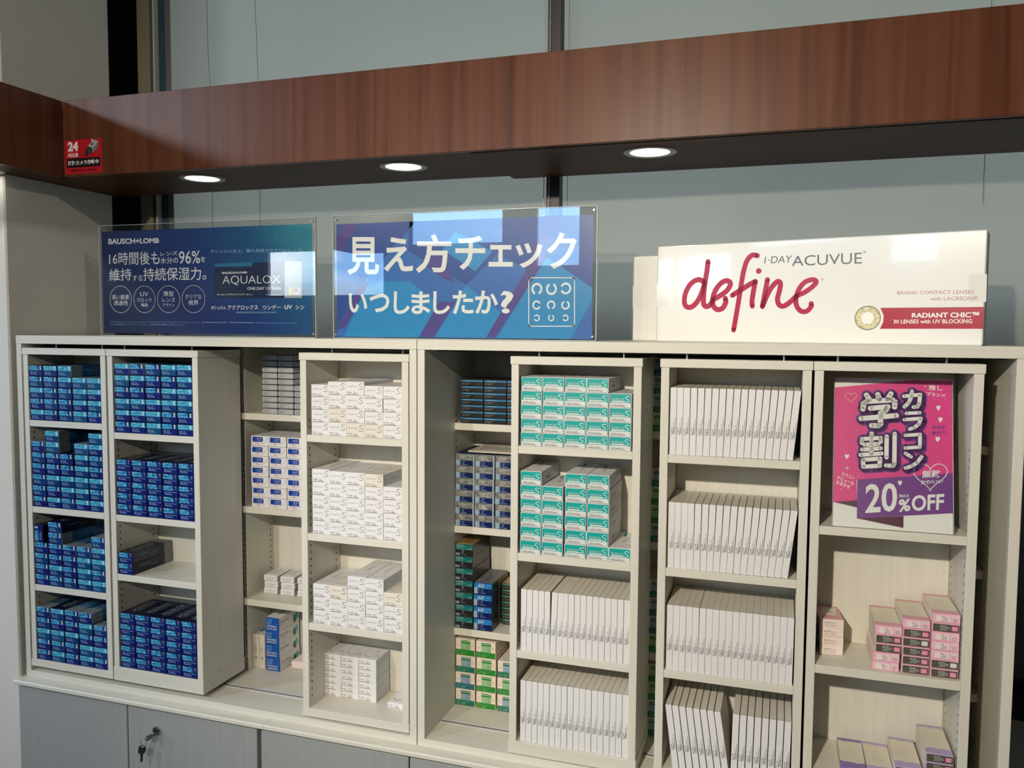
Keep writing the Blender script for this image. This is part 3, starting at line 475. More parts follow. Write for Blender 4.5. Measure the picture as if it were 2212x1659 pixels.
ART_BOX = [
('s',[(0.1139,0.1335),(0.0994,0.1398),(0.0821,0.131),(0.0707,0.1122),(0.0673,0.0932),(0.0716,0.0804),(0.0836,0.0782),(0.0965,0.0886),(0.1068,0.1073),(0.114,0.1302)],0.0116,'crimson',2),
('s',[(0.1211,0.1791),(0.1191,0.1592),(0.1148,0.1302),(0.1126,0.101),(0.1135,0.0842),(0.1206,0.0791),(0.129,0.0841),(0.1347,0.0944)],0.0116,'crimson',2),
('s',[(0.1347,0.0944),(0.1498,0.1025),(0.1662,0.1145),(0.1733,0.1287),(0.1656,0.1355),(0.1531,0.1313),(0.1409,0.1171),(0.1342,0.0986),(0.1355,0.0807),(0.1456,0.0723),(0.1569,0.0755),(0.1636,0.0878),(0.1625,0.0969)],0.0115,'crimson',2),
('s',[(0.2311,0.1876),(0.2194,0.189),(0.2081,0.1765),(0.2014,0.1524),(0.197,0.1241),(0.1926,0.0916),(0.1878,0.0589),(0.1829,0.0269)],0.0108,'crimson',2),
('s',[(0.1782,0.1032),(0.1871,0.1088),(0.1992,0.1159),(0.2152,0.1257),(0.228,0.1322)],0.0112,'crimson',2),
('s',[(0.228,0.1322),(0.2246,0.1113),(0.2219,0.0912),(0.2231,0.079)],0.0108,'crimson',2),
('r',(0.2349,0.1546),(0.006,0.006),0,'crimson',2,None),
('s',[(0.2542,0.1355),(0.2508,0.1148),(0.2475,0.0949),(0.2448,0.078)],0.0106,'crimson',2),
('s',[(0.2448,0.078),(0.2529,0.0988),(0.2633,0.1186),(0.2755,0.131),(0.2819,0.1261),(0.28,0.1103),(0.2766,0.0944),(0.2801,0.0817),(0.2899,0.0784),(0.3031,0.087),(0.3161,0.0998)],0.0107,'crimson',2),
('s',[(0.3161,0.0998),(0.3328,0.1073),(0.3482,0.1186),(0.3553,0.1281),(0.3477,0.133),(0.3322,0.128),(0.3206,0.1134),(0.3151,0.0939),(0.3171,0.0782),(0.3265,0.0675),(0.3386,0.0678),(0.3468,0.0779),(0.3463,0.0833)],0.0102,'crimson',2),
('t','1·DAY',[(0.2479,0.1845),(0.3047,0.1852),(0.3028,0.1704),(0.246,0.1702)],'slate',-0.002,2),
('t','ACUVUE',[(0.3047,0.1836),(0.4425,0.1852),(0.4432,0.1626),(0.3046,0.1625)],'slate',0,2),
('t','®',[(0.4445,0.1888),(0.4504,0.1885),(0.4506,0.1825),(0.4447,0.1828)],'slate',0,2),
('t','®',[(0.3647,0.1356),(0.3694,0.1355),(0.3696,0.1301),(0.3648,0.1302)],'grey',0,2),
('t','BRAND CONTACT LENSES',[(0.5105,0.1058),(0.6433,0.1057),(0.6436,0.0986),(0.5107,0.0992)],'rose',0,2),
('t','with LACREON®',[(0.57,0.0938),(0.6507,0.094),(0.6509,0.0863),(0.5702,0.0866)],'rose',0,2),
('p',[(0.4806,0.073),(0.6616,0.0733),(0.6615,0.0321),(0.4812,0.0313),(0.4869,0.0451),(0.4872,0.0581)],'crimson2',1),
('t','RADIANT CHIC™',[(0.5383,0.0627),(0.6538,0.0639),(0.6542,0.0534),(0.5386,0.0532)],'white',0.03,2),
('t','30 LENSES with UV BLOCKING',[(0.5057,0.0495),(0.6428,0.0506),(0.643,0.0425),(0.5059,0.0418)],'white',0.015,2),
('r',(0.4575,0.0529),(0.0247,0.0247),0,'iris_rim',2,None),
('r',(0.4575,0.0529),(0.0227,0.0225),0,'iris',3,None),
('r',(0.4575,0.0529),(0.0118,0.012),0,'paper',4,None),
('p',[(-0.0004,0.1339),(0.0275,0.1332),(0.0281,0.08),(0.0001,0.0802)],'tape',0),
('p',[(0.6347,0.135),(0.664,0.1347),(0.6646,0.0826),(0.6359,0.083)],'tape',0)]

ART_STICKER = [
('t','24',[(0.0114,0.0867),(0.0476,0.0864),(0.047,0.0608),(0.0107,0.0608)],'white',0.05,2),
('t','HOUR',[(0.0116,0.056),(0.0477,0.0557),(0.0477,0.0448),(0.0114,0.0449)],'white',0.03,2),
('p',[(0.006,0.0417),(0.1212,0.0414),(0.1208,0.0163),(0.0053,0.017)],'black',1),
('t','防犯カメラ作動中',[(0.0115,0.0354),(0.1162,0.0354),(0.1162,0.0231),(0.0111,0.0231)],'white',0.03,2),
('t','撮影录影照中 감시 카메라 작동중',[(0.0175,0.0114),(0.1098,0.0116),(0.1098,0.0055),(0.0174,0.0055)],'black',0.01,2),
('p',[(0.0807,0.0712),(0.0988,0.0881),(0.1158,0.0829),(0.1158,0.0663),(0.0964,0.0524),(0.0949,0.0659)],'silver',2),
('p',[(0.097,0.0652),(0.1157,0.0812),(0.1158,0.0663),(0.0964,0.0524)],'grey',3),
('p',[(0.0925,0.091),(0.0979,0.0907),(0.0981,0.0812),(0.0938,0.0815)],'silver',3),
('p',[(0.0687,0.0614),(0.0807,0.0712),(0.0954,0.0668),(0.0948,0.0542),(0.0876,0.0485),(0.0792,0.0535)],'darkgrey',4),
('r',(0.0745,0.0518),(0.006,0.0058),0,'black',5,None),
('r',(0.0736,0.0525),(0.0023,0.002),0,'grey',6,None),
('r',(0.095,0.0768),(0.0049,0.0037),0,'darkgrey',4,None),
('r',(0.095,0.0774),(0.0017,0.0016),0,'silver',5,None),
('s',[(0.0632,0.0517),(0.0616,0.049),(0.0633,0.0461)],0.0008,'black',2),
('s',[(0.0596,0.0525),(0.058,0.049),(0.0599,0.0452)],0.0009,'black',2)]
# ------------------------------------------------------------------ the room
def structure(o): o['kind'] = 'structure'; return o
structure(bx('floor', -5.3, 3.6, -3.6, 2.5, -.08, 0, 'floor', b=0))
structure(bx('ceiling', -5.3, 3.6, -3.6, 2.5, 3.3, 3.38, 'ceiling', b=0))
structure(bx('wall_right', 3.5, 3.6, -3.6, 2.5, 0, 3.3, 'wall_room', b=0))
def holed_wall(name, windows, a0, a1, zt, put):
    q = MB(); xs = sorted({a0, a1} | {v for w_ in windows for v in w_[:2]}); zs = sorted({0, zt} | {v for w_ in windows for v in w_[2:]})
    for xa, xb in zip(xs, xs[1:]):
        for za, zb in zip(zs, zs[1:]):
            if any(w_[0] <= xa and xb <= w_[1] and w_[2] <= za and zb <= w_[3] for w_ in windows): continue
            put(q, xa, xb, za, zb)
    return structure(q.obj(name))
holed_wall('wall_front', FRONT_WINDOWS, -5.3, 3.6, 3.3, lambda q, a, b, c, d: q.box(a, b, FWY-.1, FWY, c, d, 'wall_room', 0))
holed_wall('wall_left', [LEFT_WINDOW], FWY, 2.38, 3.3, lambda q, a, b, c, d: q.box(LWX-.1, LWX, a, b, c, d, 'wall_room', 0))
holed_wall('wall_back', [BACK_WINDOW], -5.3, 3.5, 3.3, lambda q, a, b, c, d: q.box(a, b, 2.38, 2.5, c, d, 'trim_grey', 0))
for i, (x0, x1, z0, z1) in enumerate(FRONT_WINDOWS):
    wn = empty('window_%d' % (i+1)); structure(wn); t_ = .03; y_ = FWY-.07
    q = MB(); q.box(x0, x1, y_, y_+.05, z0, z0+t_, 'frame_white'); q.box(x0, x1, y_, y_+.05, z1-t_, z1, 'frame_white'); q.box(x0, x0+t_, y_, y_+.05, z0, z1, 'frame_white'); q.box(x1-t_, x1, y_, y_+.05, z0, z1, 'frame_white')
    k = int((x1-x0)/1.2)
    for j in range(1, k+1): xm = x0+(x1-x0)*j/(k+1); q.box(xm-.02, xm+.02, y_, y_+.05, z0, z1, 'frame_white')
    q.obj('window_frame', wn); bx('glass', x0+t_, x1-t_, y_+.02, y_+.026, z0+t_, z1-t_, 'window_glass', wn, 0)
wn = empty('window_6'); structure(wn); x0, x1, z0, z1 = BACK_WINDOW; q = MB()
for xm in (x0+.02, (x0+x1)/2, x1-.02): q.box(xm-.02, xm+.02, 2.42, 2.47, z0, z1, 'frame_white')
for zm in (z0+.015, z1-.015): q.box(x0, x1, 2.42, 2.47, zm-.015, zm+.015, 'frame_white')
q.obj('window_frame', wn); bx('glass', x0, x1, 2.44, 2.446, z0, z1, 'window_glass', wn, 0)
wn = empty('window_5'); structure(wn); y0, y1, z0, z1 = LEFT_WINDOW
q = MB()
for a, b in ((y0, y0+.03), (y1-.03, y1), ((y0+y1)/2-.02, (y0+y1)/2+.02)): q.box(LWX-.08, LWX-.02, a, b, z0, z1, 'frame_white')
for a, b in ((z0, z0+.03), (z1-.03, z1)): q.box(LWX-.08, LWX-.02, y0, y1, a, b, 'frame_white')
q.obj('window_frame', wn); bx('glass', LWX-.05, LWX-.044, y0, y1, z0, z1, 'window_glass', wn, 0)

# pillar left of the shelves, window recess and blinds behind
structure(bx('wall_pillar', -2.62, -2.01, 1.7175, 2.10, 0, 3.3, 'plaster', b=.004))
Z = EYE
structure(bx('trim_1', -2.62, -1.95, 2.24, 2.26, 1.2, 3.3, 'green_black'))          # dark window reveal
structure(bx('trim_2', -1.980, -1.932, 2.185, 2.235, 1.2, 3.3, 'trim_beige'))
structure(bx('trim_3', -1.932, -1.9145, 2.195, 2.235, 1.2, 3.3, 'trim_grey'))
structure(bx('trim_4', -1.9145, -1.910, 2.18, 2.235, 1.2, 3.3, 'trim_light'))
structure(bx('trim_5', -1.910, -1.86, 2.20, 2.235, 1.2, 3.3, 'trim_blue'))
structure(bx('trim_6', -.6145, -.578, 2.165, 2.20, 1.2, 3.3, 'post'))
def blind(x0, x1, label, bands=()):
    o = empty('roller_blind', ((x0+x1)/2, 2.2, zb_ := (1.35 if x0 < -1 else .83))); tag(o, label, 'roller blind', 'roller blinds behind the wooden bulkhead')
    w_ = (x1-x0)/2; q = MB(); n = 60
    for i in range(n):
        xa = -w_+2*w_*i/n; xb = -w_+2*w_*(i+1)/n; ya_ = .0035*math.sin(xa*5.1)+.002*math.sin(xa*13+1); yb_ = .0035*math.sin(xb*5.1)+.002*math.sin(xb*13+1)
        q.poly([(xa, ya_, .012), (xb, yb_, .012), (xb, yb_, 3.21-zb_), (xa, ya_, 3.21-zb_)], 'blind_cloth')
    c = link('cloth', q.mesh('cloth'), o)
    for p_ in c.data.polygons: p_.use_smooth = True
    bx('bottom_bar', -w_, w_, -.006, .006, 0, .016, 'trim_grey', o); q = MB(); q.cyl((-w_, .0, 3.23-zb_), (w_, .0, 3.23-zb_), .024, 'trim_grey', 20); q.obj('roller', o); return o
blind(-1.8824, -.602, 'grey cloth roller blind left of the dark post, behind both blue signs')
blind(-.592, 1.6, 'grey cloth roller blind right of the dark post, behind the big white box')
def cord(pts, label, r=.0007):
    q = MB(); q.tube([(x, y, Z+z) for x, y, z in pts], r, 'cord', 6); tag(q.obj('hanging_cord'), label, 'cord', 'thin cords hanging in front of the blinds')
cord([(-1.7066, 2.178, 1.66), (-1.7066, 2.178, 1.0), (-1.705, 2.178, .86), (-1.699, 2.178, .74), (-1.698, 2.178, .3)], 'thin kinked cord hanging nearest the dark window recess')
cord([(-1.5340, 2.178, 1.66), (-1.5332, 2.178, .98), (-1.5255, 2.178, .74), (-1.525, 2.178, .3)], 'thin straight cord, second from the dark window recess')
cord([(-.5592, 2.178, 1.66), (-.5592, 2.178, .3)], 'thin cord just right of the dark post')
cord([(.4338, 2.178, 1.66), (.4338, 2.178, .3)], 'thin cord at the far upper right above the bulkhead')
for x, y, lb in ((-.6055, 2.158, 'white bead chain hanging in front of the dark post'), (-.6235, 2.172, 'fainter bead chain hanging just left of the dark post')):
    q = MB(); z = .05; q.cyl((x, y, Z-.3), (x, y, Z+1.65), .0005, 'chain', 5)
    n = 0; z = -.02
    while z < 1.1:
        bmm = bmesh.new(); bmesh.ops.create_icosphere(bmm, subdivisions=1, radius=.0022); bmesh.ops.translate(bmm, vec=(x, y, Z+z), verts=bmm.verts); q.bm(bmm, 'chain'); z += .0062
    tag(q.obj('bead_chain'), lb, 'bead chain', None, 'stuff')
# low window sill and wall seen right of the shelving
structure(bx('trim_7', .455, 1.6, 2.14, 2.30, Z-.90, Z-.835, 'black'))
structure(bx('wall_low', .455, 1.6, 2.2, 2.30, 0, Z-.90, 'plaster', b=0))

# wooden bulkhead with its downlights
bh = structure(empty('trim_8', (-1.0, 1.8, Z+.41)))
def bbx(name, x0, x1, y0, y1, z0, z1, m):
    q = MB(); q.box(x0+1.0, x1+1.0, y0-1.8, y1-1.8, z0-.41, z1-.41, m); return q.obj(name, bh)
bbx('fascia_board', -1.888, 1.7, 1.80, 1.819, .4105, .6155, 'walnut'); bbx('top_board', -2.008, 1.7, 1.819, 2.10, .598, .6145, 'walnut_soffit')
bbx('soffit_board', -2.008, -.703, 1.819, 2.120, .4105, .428, 'walnut_soffit'); bbx('soffit_board', -.703, 1.7, 1.819, 2.155, .409, .428, 'walnut_soffit')
bl = structure(empty('trim_9', (-2.05, .6, Z+.41)))
def lbx(name, x0, x1, y0, y1, z0, z1, m):
    q = MB(); q.box(x0+2.05, x1+2.05, y0-.6, y1-.6, z0-.41, z1-.41, m); return q.obj(name, bl)
lbx('fascia_board', -1.907, -1.888, -.4, 1.80, .4105, .6155, 'walnut'); lbx('top_board', -2.22, -1.907, -.4, 1.715, .598, .6145, 'walnut_soffit')
lbx('soffit_board', -2.22, -1.907, -.4, 1.715, .4105, .428, 'walnut_soffit'); lbx('fascia_board', -2.239, -2.22, -.4, 1.715, .4105, .6155, 'walnut')
lbx('soffit_board', -2.008, -1.907, 1.715, 1.819, .4105, .428, 'walnut_soffit')
def downlight(x, y, label):
    o = empty('downlight', (x, y, Z+(.409 if x > -.7 else .4105))); tag(o, label, 'downlight', 'round downlights in the wooden bulkhead'); q = MB(); n = 40
    prof = [(.0605, 0), (.0600, -.0022), (.052, -.0034), (.0455, -.0020), (.0445, 0)]
    for (ra, za), (rb, zb) in zip(prof, prof[1:]):
        for i in range(n):
            a = 2*math.pi*i/n; b_ = 2*math.pi*(i+1)/n
            q.poly([(ra*math.cos(a), ra*math.sin(a), za), (ra*math.cos(b_), ra*math.sin(b_), za), (rb*math.cos(b_), rb*math.sin(b_), zb), (rb*math.cos(a), rb*math.sin(a), zb)], 'lamp_ring')
    r_ = q.obj('trim_ring', o)
    for p_ in r_.data.polygons: p_.use_smooth = True
    q = MB(); q.poly([(.0455*math.cos(-2*math.pi*i/n), .0455*math.sin(-2*math.pi*i/n), -.0012) for i in range(n)], 'lamp_glow'); q.obj('light_disc', o)
downlight(-1.527, 1.918, 'lit round downlight above the navy sign, nearest the red sticker')
downlight(-.921, 1.922, 'lit round downlight above the left half of the light blue sign')
downlight(-.299, 1.919, 'lit round downlight above the left end of the big white box')
downlight(-2.022, 1.655, 'lit round downlight at the left picture edge, in front of the pillar')
# red sticker
st = empty('sticker', (-1.8825, 1.7998, Z+.4176)); tag(st, 'red 24 hour security camera sticker on the wooden fascia', 'sticker')
q = MB(); q.box(0, .1266, -.0005, 0, 0, .0905, 'sticker_red', 0); q.obj('backing', st); p = Print(eps=.0002); p.art(ART_STICKER); o = link('printed_art', p.mesh('printed_art'), st, (0, -.0006, 0))

# ------------------------------------------------------------------ lower cabinet
lc = empty('base_cabinet', (-1.0, 1.9, 0)); tag(lc, 'grey white base cabinet running below the whole shelving unit', 'cabinet')
def cb(name, x0, x1, y0, y1, z0, z1, m, par=lc, off=(-1.0, 1.9, 0), b=.0015):
    q = MB(); q.box(x0-off[0], x1-off[0], y0-off[1], y1-off[1], z0-off[2], z1-off[2], m, b); return q.obj(name, par)
cb('carcass', -2.006, .436, 1.728, 2.10, .06, Z-1.0005, 'laminate_low'); cb('plinth', -2.006, .436, 1.76, 2.10, 0, .06, 'laminate_low')
doors = [(-2.008, -1.6305), (-1.6280, -1.2255), (-1.2140, -.8085), (-.8050, -.4000), (-.3970, .0100), (.0130, .436)]
for i, (a, b_) in enumerate(doors):
    dr = cb('door', a, b_, 1.709, 1.727, .07, Z-1.004, 'laminate_low')
    if i == 1:
        q = MB(); q.cyl((-1.533+1, 1.709-1.9, Z-1.056), (-1.533+1, 1.705-1.9, Z-1.056), .0125, 'steel', 28, .0115); q.cyl((-1.533+1, 1.705-1.9, Z-1.056), (-1.533+1, 1.7035-1.9, Z-1.056), .0085, 'dark_steel', 24); k_ = q.obj('lock', dr); k_['label'] = 'round chrome lock'
ld = empty('counter_ledge', (-1.0, 1.9, Z-1.0)); tag(ld, 'cream ledge board with joints running between base cabinet and shelving', 'ledge')
for a, b_ in ((-2.012, -1.1977), (-1.1969, -.4), (-.3992, .445)):
    q = MB(); pr = [(1.6975, 0.0180), (1.6945, .0150), (1.6945, .0075), (1.7065, -.0005), (2.10, -.0005), (2.10, .0180)]
    L0 = [(a+1, y-1.9, z) for y, z in pr]; L1 = [(b_+1, y-1.9, z) for y, z in pr]; n = len(pr)
    for i in range(n): q.poly([L0[i], L0[(i+1) % n], L1[(i+1) % n], L1[i]], 'laminate_h')
    q.poly(L0[::-1], 'laminate_h'); q.poly(L1, 'laminate_h'); q.obj('ledge_board', ld)
# keys in the lock
ky = empty('key_ring', (-1.533, 1.7035, Z-1.056)); tag(ky, 'pair of small keys on a ring hanging from the cabinet lock', 'keys')
def key_mesh():
    q = MB(); th = .0011
    prof = [(-.0022, -.034), (.0, -.036), (.0022, -.033), (.0024, -.017), (.0062, -.0125), (.0080, -.007), (.0078, -.001), (.0045, .003), (0, .0042), (-.0045, .003), (-.0078, -.001), (-.0080, -.0135), (-.0035, -.0165), (-.0026, -.022), (-.0018, -.024), (-.0026, -.027)]
    n = len(prof); A = [(x, -th, z) for x, z in prof]; B = [(x, th, z) for x, z in prof]
    q.poly(A, 'dark_steel'); q.poly(B[::-1], 'dark_steel')
    for i in range(n): q.poly([A[i], B[i], B[(i+1) % n], A[(i+1) % n]], 'dark_steel')
    q.cyl((0, -th-.0002, .0008), (0, th+.0002, .0008), .0016, 'trim_light', 10); return q.mesh('key')
km = key_mesh()
k1 = link('key', km, ky, (-.0115, -.020, -.0128)); k1.rotation_euler = (math.radians(112), math.radians(10), math.radians(-38)); k1.scale = (1.05, 1.05, 1.05)
k2 = link('key', km, ky, (-.0225, -.024, -.0345)); k2.rotation_euler = (0, math.radians(4), math.radians(20)); k2.scale = (1.2, 1.2, 1.15)
q = MB(); q.tube([(-.0185+.0062*math.cos(a*math.pi/8), -.0235+.002*math.cos(a*math.pi/8), -.0250+.0078*math.sin(a*math.pi/8)) for a in range(17)], .0006, 'steel', 6); q.obj('ring', ky)

# ------------------------------------------------------------------ fixed bookcases
def holes(par, pts, nx, off):
    q = MB()
    for x, y, z in pts:
        q.poly([(x+nx*.0002-off[0], y+.0021*math.cos(k*math.pi/4)-off[1], z+.0030*math.sin(k*math.pi/4)-off[2]) for k in range(8)], 'dark_gap')
    o = q.obj('peg_holes', par); o['kind'] = 'stuff'
def bookcase(x0, x1, part, shelvesL, shelvesR, label):
    cx = (x0+x1)/2; off = (cx, 1.9, Z-.982); u = empty('bookcase', off); tag(u, label, 'bookcase')
    def P(name, a, b_, c, d_, e, f_, m): q = MB(); q.box(a-off[0], b_-off[0], c-off[1], d_-off[1], Z+e-off[2], Z+f_-off[2], m, .0007); return q.obj(name, u)
    P('top_board', x0-.0005, x1+.0005, 1.728, 2.072, -.0464, -.0238, 'laminate_h')
    P('side_panel', x0, x0+.0180, 1.7285, 2.06, -.9638, -.0466, 'laminate_v'); P('side_panel', x1-.0180, x1, 1.7285, 2.06, -.9638, -.0466, 'laminate_v')
    P('base_board', x0, x1, 1.728, 2.06, -.9820, -.9638, 'laminate_h')
    P('back_panel', x0+.001, x1-.001, 2.0585, 2.068, -.981, -.0466, 'laminate_v')
    P('partition', part-.006, part+.006, 1.93, 2.058, -.9636, -.0468, 'laminate_v')
    for a, b_, S in ((x0+.0182, part-.0062, shelvesL), (part+.0062, x1-.0182, shelvesR)):
        for z_ in S: P('shelf', a, b_, 1.912, 2.058, z_-.0178, z_, 'laminate_h')
    q = MB()
    for yy in (1.8165, 1.8305): q.box(x0+.02-off[0], x1-.02-off[0], yy-off[1], yy+.004-off[1], .0183, .0205, 'box_side', .0004)
    q.box(x0+.02-off[0], x1-.02-off[0], 1.8215-off[1], 1.8295-off[1], .0180, .0187, 'trim_grey', 0); q.obj('floor_rail', u)
    bk = MB(); bk.box(x0+.019-off[0], x1-.019-off[0], 1.80-off[1], 1.85-off[1], Z-.0508-off[2], Z-.0468-off[2], 'black', .0004); bk.obj('top_rail', u)
    pts = []; z_ = -.215
    while z_ > -.945:
        pts += [(yy, z_) for yy in (1.922, 2.0425)]; z_ -= .0162
    holes(u, [(part+.0062, a, Z+b_) for a, b_ in pts], 1, off); holes(u, [(x0+.0182, a, Z+b_) for a, b_ in pts], 1, off); holes(u, [(x1-.0182, a, Z+b_) for a, b_ in pts], -1, off); return u
bookcase(-1.9990, -.7962, -1.4152, (-.2324, -.492, -.7526), (-.2324, -.492, -.7526), 'cream laminate bookcase on the left, behind the navy and white stock')
bookcase(-.7940, .4300, -.1885, (-.2334, -.4949, -.7595), (-.2334, -.4949, -.7595), 'cream laminate bookcase on the right, behind the teal and slim white stock')

# ------------------------------------------------------------------ sliding racks
RACKS = [  # x0, x1, floor top, bottom, shelves, label, pins
 (-1.9804, -1.6940, -.9300, -.9500, (-.2562, -.4965, -.7165), 'sliding rack at the far left, filled with blue boxes marked S', (-1.874, -1.6872-.03)),
 (-1.6912, -1.4012, -.9132, -.9505, (-.2775, -.4978, -.6582), 'second sliding rack from left, with three shelves of blue boxes and a nearly empty one', (-1.5938-.05, -1.43)),
 (-1.1070, -.8165, -.9372, -.9578, (-.2565, -.4990, -.7224), 'third sliding rack from left, filled with white boxes marked S', (-1.0246, -.8379)),
 (-.5690, -.2772, -.9320, -.9614, (-.2564, -.4985, -.7212), 'fourth sliding rack from left, with teal boxes above slim white boxes', (-.5072, -.3192)),
 (-.2398, .0596, -.9380, -.9614, (-.2582, -.5000, -.7205), 'fifth sliding rack from left, all four shelves of slim white boxes', (-.1869, .0049)),
 (.0618, .3620, -.9380, -.9614, (-.3852, -.6684, -.8900), 'rightmost sliding rack, holding the pink poster and pink boxes', (.1059, .2983))]
for x0, x1, fl, bt, shl, lb, pins in RACKS:
    off = ((x0+x1)/2, 1.81, Z+bt); u = empty('sliding_rack', off); tag(u, lb, 'rack', 'sliding racks in front of the bookcases')
    def P(name, a, b_, c, d_, e, f_, m): q = MB(); q.box(a-off[0], b_-off[0], c-off[1], d_-off[1], Z+e-off[2], Z+f_-off[2], m, .0007); return q.obj(name, u)
    P('top_panel', x0-.0005, x1+.0005, 1.7295, 1.903, -.0755, -.0578, 'laminate_h')
    P('side_panel', x0+.0015, x0+.0185, 1.731, 1.903, fl, -.0757, 'laminate_v'); P('side_panel', x1-.0185, x1-.0015, 1.731, 1.903, fl, -.0757, 'laminate_v')
    P('bottom_panel', x0, x1, 1.7295, 1.903, bt, fl-.0001, 'laminate_h'); P('back_panel', x0+.019, x1-.019, 1.886, 1.896, fl, -.0757, 'laminate_v')
    for s_ in shl: P('shelf', x0+.0187, x1-.0187, 1.7315, 1.8855, s_-.0172, s_, 'laminate_h')
    q = MB()
    for px in pins: q.cyl((px-off[0], 1.745-off[1], Z-.0578-off[2]), (px-off[0], 1.745-off[1], Z-.0470-off[2]), .0022, 'steel', 10)
    o = q.obj('guide_pins', u); o['kind'] = 'stuff'
    q = MB(); q.box(x0+.01-off[0], x1-.01-off[0], 1.815-off[1], 1.833-off[1], Z-.9612-off[2]+.0004 if bt > -.96 else -.002, (Z+bt-.0002)-off[2], 'trim_grey', 0)
    if bt > -.96: q.obj('runner', u)
    pts = []; z_ = -.222
    while z_ > fl+.02:
        if all(not (s_-.022 < z_ < s_+.004) for s_ in shl): pts += [(1.745, z_), (1.866, z_)]
        z_ -= .0172
    holes(u, [(x0+.0186, a, Z+b_) for a, b_ in pts], 1, off); holes(u, [(x1-.0186, a, Z+b_) for a, b_ in pts], -1, off)

# ------------------------------------------------------------------ cartons
def carton(key, w_, d_, h_, fn, cuts=(), bev=.0007):
    bm = bmesh.new(); bmesh.ops.create_cube(bm, size=1); bmesh.ops.scale(bm, vec=(w_, d_, h_), verts=bm.verts); bmesh.ops.translate(bm, vec=(w_/2, d_/2, h_/2), verts=bm.verts)
    bmesh.ops.bevel(bm, geom=bm.edges[:], offset=bev, segments=1, affect='EDGES')
    for c in cuts: bmesh.ops.bisect_plane(bm, geom=bm.verts[:]+bm.edges[:]+bm.faces[:], plane_co=(0, c, 0), plane_no=(0, 1, 0))
    me = bpy.data.meshes.new(key); names = []; bm.normal_update()
    for f_ in bm.faces:
        n_ = f_.normal; c = f_.calc_center_median(); side = 'front' if n_.y < -.8 else 'back' if n_.y > .8 else 'top' if n_.z > .8 else 'bottom' if n_.z < -.8 else 'side' if abs(n_.x) > .8 else 'edge'
        m_ = fn(side, c)
        if m_ not in names: names.append(m_); me.materials.append(MATS[m_])
        f_.material_index = names.index(m_)
    bm.to_mesh(me); bm.free(); return me
def bars(p, x, z, rows, m, l=3, h=.0009, seed=1):
    rnd = random.Random(seed)
    for (x0, x1, zz) in rows:
        a = x0
        while a < x1:
            b_ = min(x1, a+rnd.uniform(.0012, .0045)); p.rect(x+a, z+zz, x+b_, z+zz+h, m, l); a = b_+rnd.uniform(.0004, .0009)
POW = ['-1.00', '-1.25', '-1.75', '-2.25', '-2.50', '-2.75', '-3.00', '-3.25', '-3.75', '-4.25', '-4.50', '-5.00']
KINDS = {}   # key -> dict(body=[meshes], front=[meshes], top=mesh, side=mesh, w,d,h)
# --- blue boxes, S and T
w_, d_, h_ = .0480, .1480, .0297
def blue_body(front_cap):
    def fn(s, c):
        if s == 'back': return 'cap_grey'
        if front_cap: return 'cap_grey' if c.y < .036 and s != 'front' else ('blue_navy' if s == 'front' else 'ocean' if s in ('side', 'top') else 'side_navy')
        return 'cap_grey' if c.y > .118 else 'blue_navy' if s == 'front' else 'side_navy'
    return carton('carton', w_, d_, h_, fn, (.036,) if front_cap else (.118,))
def blue_front(mark, scheme, i):
    band, base, smark = scheme; p = Print(); p.rect(.0008, .0008, w_-.0008, h_-.0008, base, 0); p.rect(.0008, h_*.54, w_-.0008, h_-.0009, band, 1)
    if band == 'water': p.poly([(w_*.62, h_-.0009), (w_*.70, h_*.54), (w_-.0008, h_*.54), (w_-.0008, h_-.0009)], 'blue_mid', 2)
    p.text('BAUSCH+LOMB', (.003, h_-.0040, .0165, h_-.0023), 'white', .02, 3, 1); p.text('AQUALOX', (.003, h_*.56, .028, h_*.70), 'pale', -.005, 3, 1)
    if mark == 'S': p.text('S', (w_-.0102, h_*.61, w_-.0046, h_*.94), 'white', .03, 3); p.text('30 PACK', (w_-.012, h_*.565, w_-.0025, h_*.60), 'white', 0, 3, 1)
    else: p.text('T', (w_-.0092, h_*.62, w_-.0050, h_*.92), 't_pink', .02, 3)
    p.text('P '+POW[i*3 % 12], (.0125, h_*.36, .0245, h_*.44), 'pale', .01, 3, 1)
    bars(p, .006, 0, [(0, .005, h_*.38), (0, .005, h_*.31), (.0065, .021, h_*.26), (0, .005, h_*.24), (.001, .024, h_*.165)], 'pale', seed=i)
    if mark == 'T': p.text('CYL AX 180', (.026, h_*.36, .043, h_*.44), 'pale', .01, 3, 1)
    return p.mesh('printed_label')
schemes = [('water', 'blue_navy', 0), ('water', 'blue_navy', 0), ('water_light', 'blue_teal', 0), ('water', 'blue_mid', 0), ('water_light', 'blue_navy', 0), ('water_light', 'blue_mid', 0), ('water', 'blue_violet', 0)]
p = Print('top', d=h_); p.text('AQUALOX', [(.012, .022), (.012, .104), (.034, .104), (.034, .022)], 'silver', -.012, 1); p.stroke([(.0375, .02), (.0375, .115)], .0007, 'pale', 1, 1); blue_top = p.mesh('top_print')
p = Print('side', d=w_); p.rect(.02, h_*.62, .062, h_*.65, 'pale', 1); p.text('one day UV', (.066, h_*.40, .088, h_*.55), 'pale', 0, 1, 1); blue_side = p.mesh('side_print')
KINDS['S'] = dict(w=w_, d=d_, h=h_, body=[blue_body(True), blue_body(False)], front=[blue_front('S', s_, i) for i, s_ in enumerate(schemes)], top=blue_top, side=blue_side)
KINDS['T'] = dict(w=w_, d=d_, h=h_, body=[KINDS['S']['body'][1]], front=[blue_front('T', s_, i) for i, s_ in enumerate(schemes[:2])], top=blue_top, side=blue_side)
